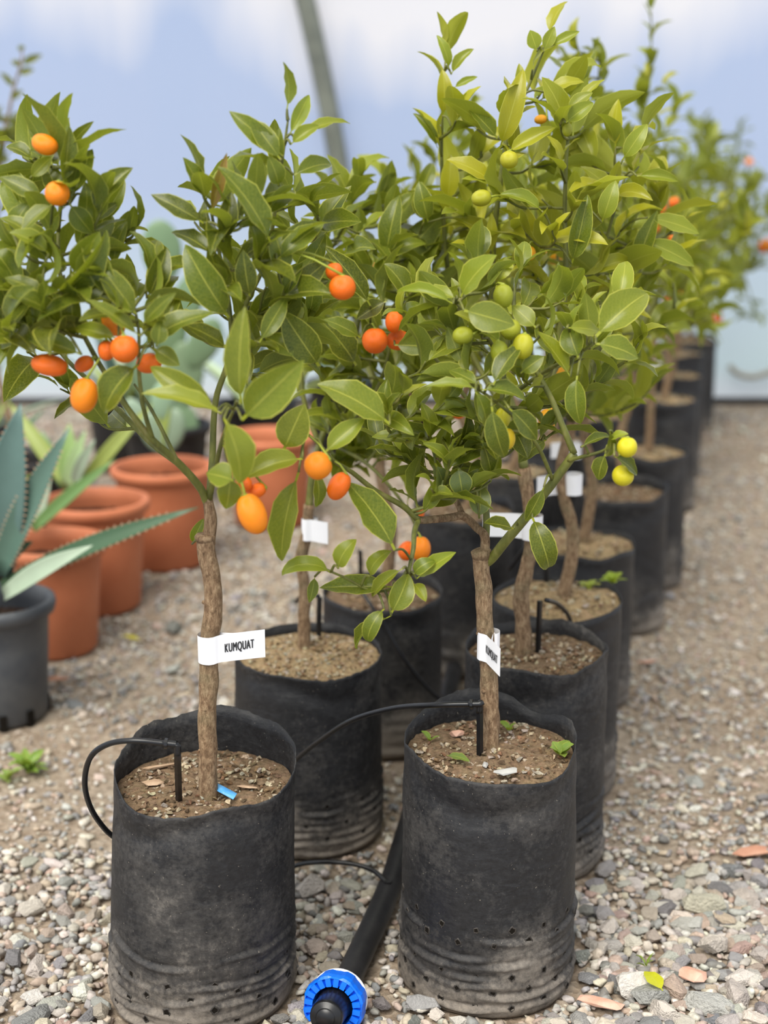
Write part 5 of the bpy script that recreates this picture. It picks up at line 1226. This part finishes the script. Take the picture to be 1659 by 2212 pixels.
# ------------------------------------------------------------------ gravel
def build_gravel():
    r = random.Random(77)
    tints = [s2l(c) for c in [(172, 168, 162), (188, 182, 172), (206, 198, 184), (160, 158, 154), (182, 170, 154), (192, 176, 158), (140, 140, 140), (214, 208, 198), (174, 160, 144), (186, 164, 150), (166, 164, 162), (198, 190, 178), (132, 130, 128), (222, 214, 200), (202, 190, 172), (194, 190, 182), (180, 176, 168)]]
    stones = []
    def bare(x, y):                       # 0 thick gravel .. 1 bare dirt
        n = mnoise.noise(Vector((x*1.3+4, y*1.1, 2)))
        g = 0.0
        if y > 1.85: g = min(1, (y-1.85)/0.35)*0.45
        g += 0.55*max(0, n)*g*2
        if x < -0.3 and 2.0 < y < 2.5: g = max(g, 0.72)
        if x < -0.15 and y > 2.55: g *= 0.45
        return g
    bands = [(1.38, 2.2, 9500, 0.0080), (2.2, 3.2, 6500, 0.0084), (3.2, 4.4, 3600, 0.0096), (4.4, 5.88, 1800, 0.0118)]
    for y0, y1, dens, sz in bands:
        xw0, xw1 = -0.30*y1-0.12, 0.30*y1+0.12
        n = int(dens*(y1-y0)*(xw1-xw0))
        for _ in range(n):
            x, y = r.uniform(xw0, xw1), r.uniform(y0, y1)
            b = bare(x, y)
            if r.random() < b*0.78: continue
            s = sz*math.exp(r.gauss(-0.08, 0.36))*(1-0.32*b)
            if y < 1.95 and x > 0.24 and r.random() < 0.17: s *= 1.8
            elif y < 1.9 and r.random() < 0.12: s *= 1.7
            ok = True
            for bx, by, br in BAGS:
                if (x-bx)**2+(y-by)**2 < (br+s*0.55)**2: ok = False; break
            if not ok: continue
            if any(abs(x-q.x) < 0.12 and (Vector((x, y))-Vector((q.x, q.y))).length < 0.015+s*0.5 for q in PIPE_PTS): continue
            stones.append((x, y, s))
    for (px, py, s) in [(910, 2185, .024), (1510, 1940, .018), (1500, 1690, .026), (1370, 2150, .032), (1405, 2170, .03), (1450, 2125, .026), (1530, 2180, .034), (1610, 1950, .024), (1600, 2040, .024), (1640, 2120, .028), (1480, 2010, .022), (1340, 2110, .022), (1590, 2160, .03), (1540, 2060, .024), (690, 1990, .018), (745, 2040, .016), (80, 2090, .024), (60, 2150, .022), (150, 2060, .018), (180, 2150, .02), (40, 2040, .02)]:
        p = G(px, py); stones.append((p.x, p.y, s))
    scored = []
    for i, (x, y, s) in enumerate(stones):
        px, py, z = project((x, y, 0.005)); vis = -10 < px < 1669 and py < 2225
        for bx, by, br in BAGS:            # hidden behind a bag?
            qx, qy, qz = project((bx, by, 0)); hw = br/qz*F_PX
            if y > by and abs(px-qx) < hw and py > qy-0.3/qz*F_PX: vis = False
        scored.append((s/z if vis else 0, i))
    top = set(i for _, i in sorted(scored, reverse=True)[:290])
    HM = [mesh_from('gravel_stone', v, f, MAT['stone'], False) for v, f in STONE_HI]
    SV = [np.array([tuple(v) for v in g[0]], dtype=np.float32) for g in STONE_HI[:8]]
    tris = []
    for g in STONE_HI[:8]:
        tris.append(np.array(g[1], dtype=np.int32))
    LV = [np.array([tuple(v) for v in g[0]], dtype=np.float32) for g in STONE_GEO]; LT = [np.array(g[1], dtype=np.int32) for g in STONE_GEO]
    av, af, ac = [], [], []; off = 0
    for i, (x, y, s) in enumerate(stones):
        ti = r.randrange(len(tints)); c = jit(tints[ti], 0.11)
        lift = r.uniform(-0.1, 0.55)*s+(0.006*r.random() if y < 2.0 else 0)
        z = gz(x, y)+lift+0.001
        rz, rx = r.uniform(0, 6.28), r.gauss(0, 0.35); sc = (s*r.uniform(.85, 1.2), s*r.uniform(.85, 1.1), s*r.uniform(.75, 1.1))
        M = Matrix.Translation((x, y, z)) @ Matrix.Rotation(rz, 4, 'Z') @ Matrix.Rotation(rx, 4, 'X') @ Matrix.Diagonal((*sc, 1))
        if i in top:
            o = link('gravel_stone', HM[i % 16], None, M, c)
            lum = sum(c)/3; big = s*F_PX/depth((x, y, 0)) > 22
            hue = 'pinkish brown' if c[0] > 1.28*c[2] and lum < 0.42 else 'cream white' if lum > 0.52 else 'beige' if c[0] > 1.2*c[2] else 'pale grey' if lum > 0.36 else 'dark grey'
            side_ = 'beside the many-holed bag' if x > 0.2 else 'between the two front bags' if x > -0.13 else 'beside the blue-strip bag'
            lb = ('large ' if big else 'small ')+hue+' angular gravel stone lying on the ground '+side_
            tag(o, lb, 'stone', lb.replace(' angular', '').replace('stone lying', 'stones lying'))
        else:
            k = i % 8
            V0, T0 = (SV[k], tris[k]) if y < 2.4 else (LV[k], LT[k])
            Mn = np.array(M, dtype=np.float32); v = V0 @ Mn[:3, :3].T + Mn[:3, 3]
            av.append(v); af.append(T0+off); ac.append(np.tile(np.array([*c, 1], dtype=np.float32), (len(v), 1))); off += len(v)
    V = np.concatenate(av); T = np.concatenate(af); C = np.concatenate(ac)
    me = bpy.data.meshes.new('gravel_bed'); me.vertices.add(len(V)); me.vertices.foreach_set('co', V.ravel())
    me.loops.add(T.size); me.loops.foreach_set('vertex_index', T.ravel())
    me.polygons.add(len(T)); me.polygons.foreach_set('loop_start', np.arange(0, T.size, 3, dtype=np.int32)); me.polygons.foreach_set('loop_total', np.full(len(T), 3, dtype=np.int32))
    at = me.color_attributes.new('tint', 'FLOAT_COLOR', 'POINT'); at.data.foreach_set('color', C.ravel())
    me.update(calc_edges=True); me.validate(); me.materials.append(MAT['gravel'])
    o = link('gravel_bed', me); tag(o, 'bed of mixed grey and beige gravel covering the ground', 'gravel', kind='stuff')
    print('stones', len(stones), 'tris', len(T))
build_gravel()
for o in list(scene.objects):
    if o.name.startswith('txt'): bpy.data.objects.remove(o)
print('objects', len(scene.objects), {k: v.nleaf for k, v in dict(T1=T1, T2=T2, T3=T3, T4=T4).items()})
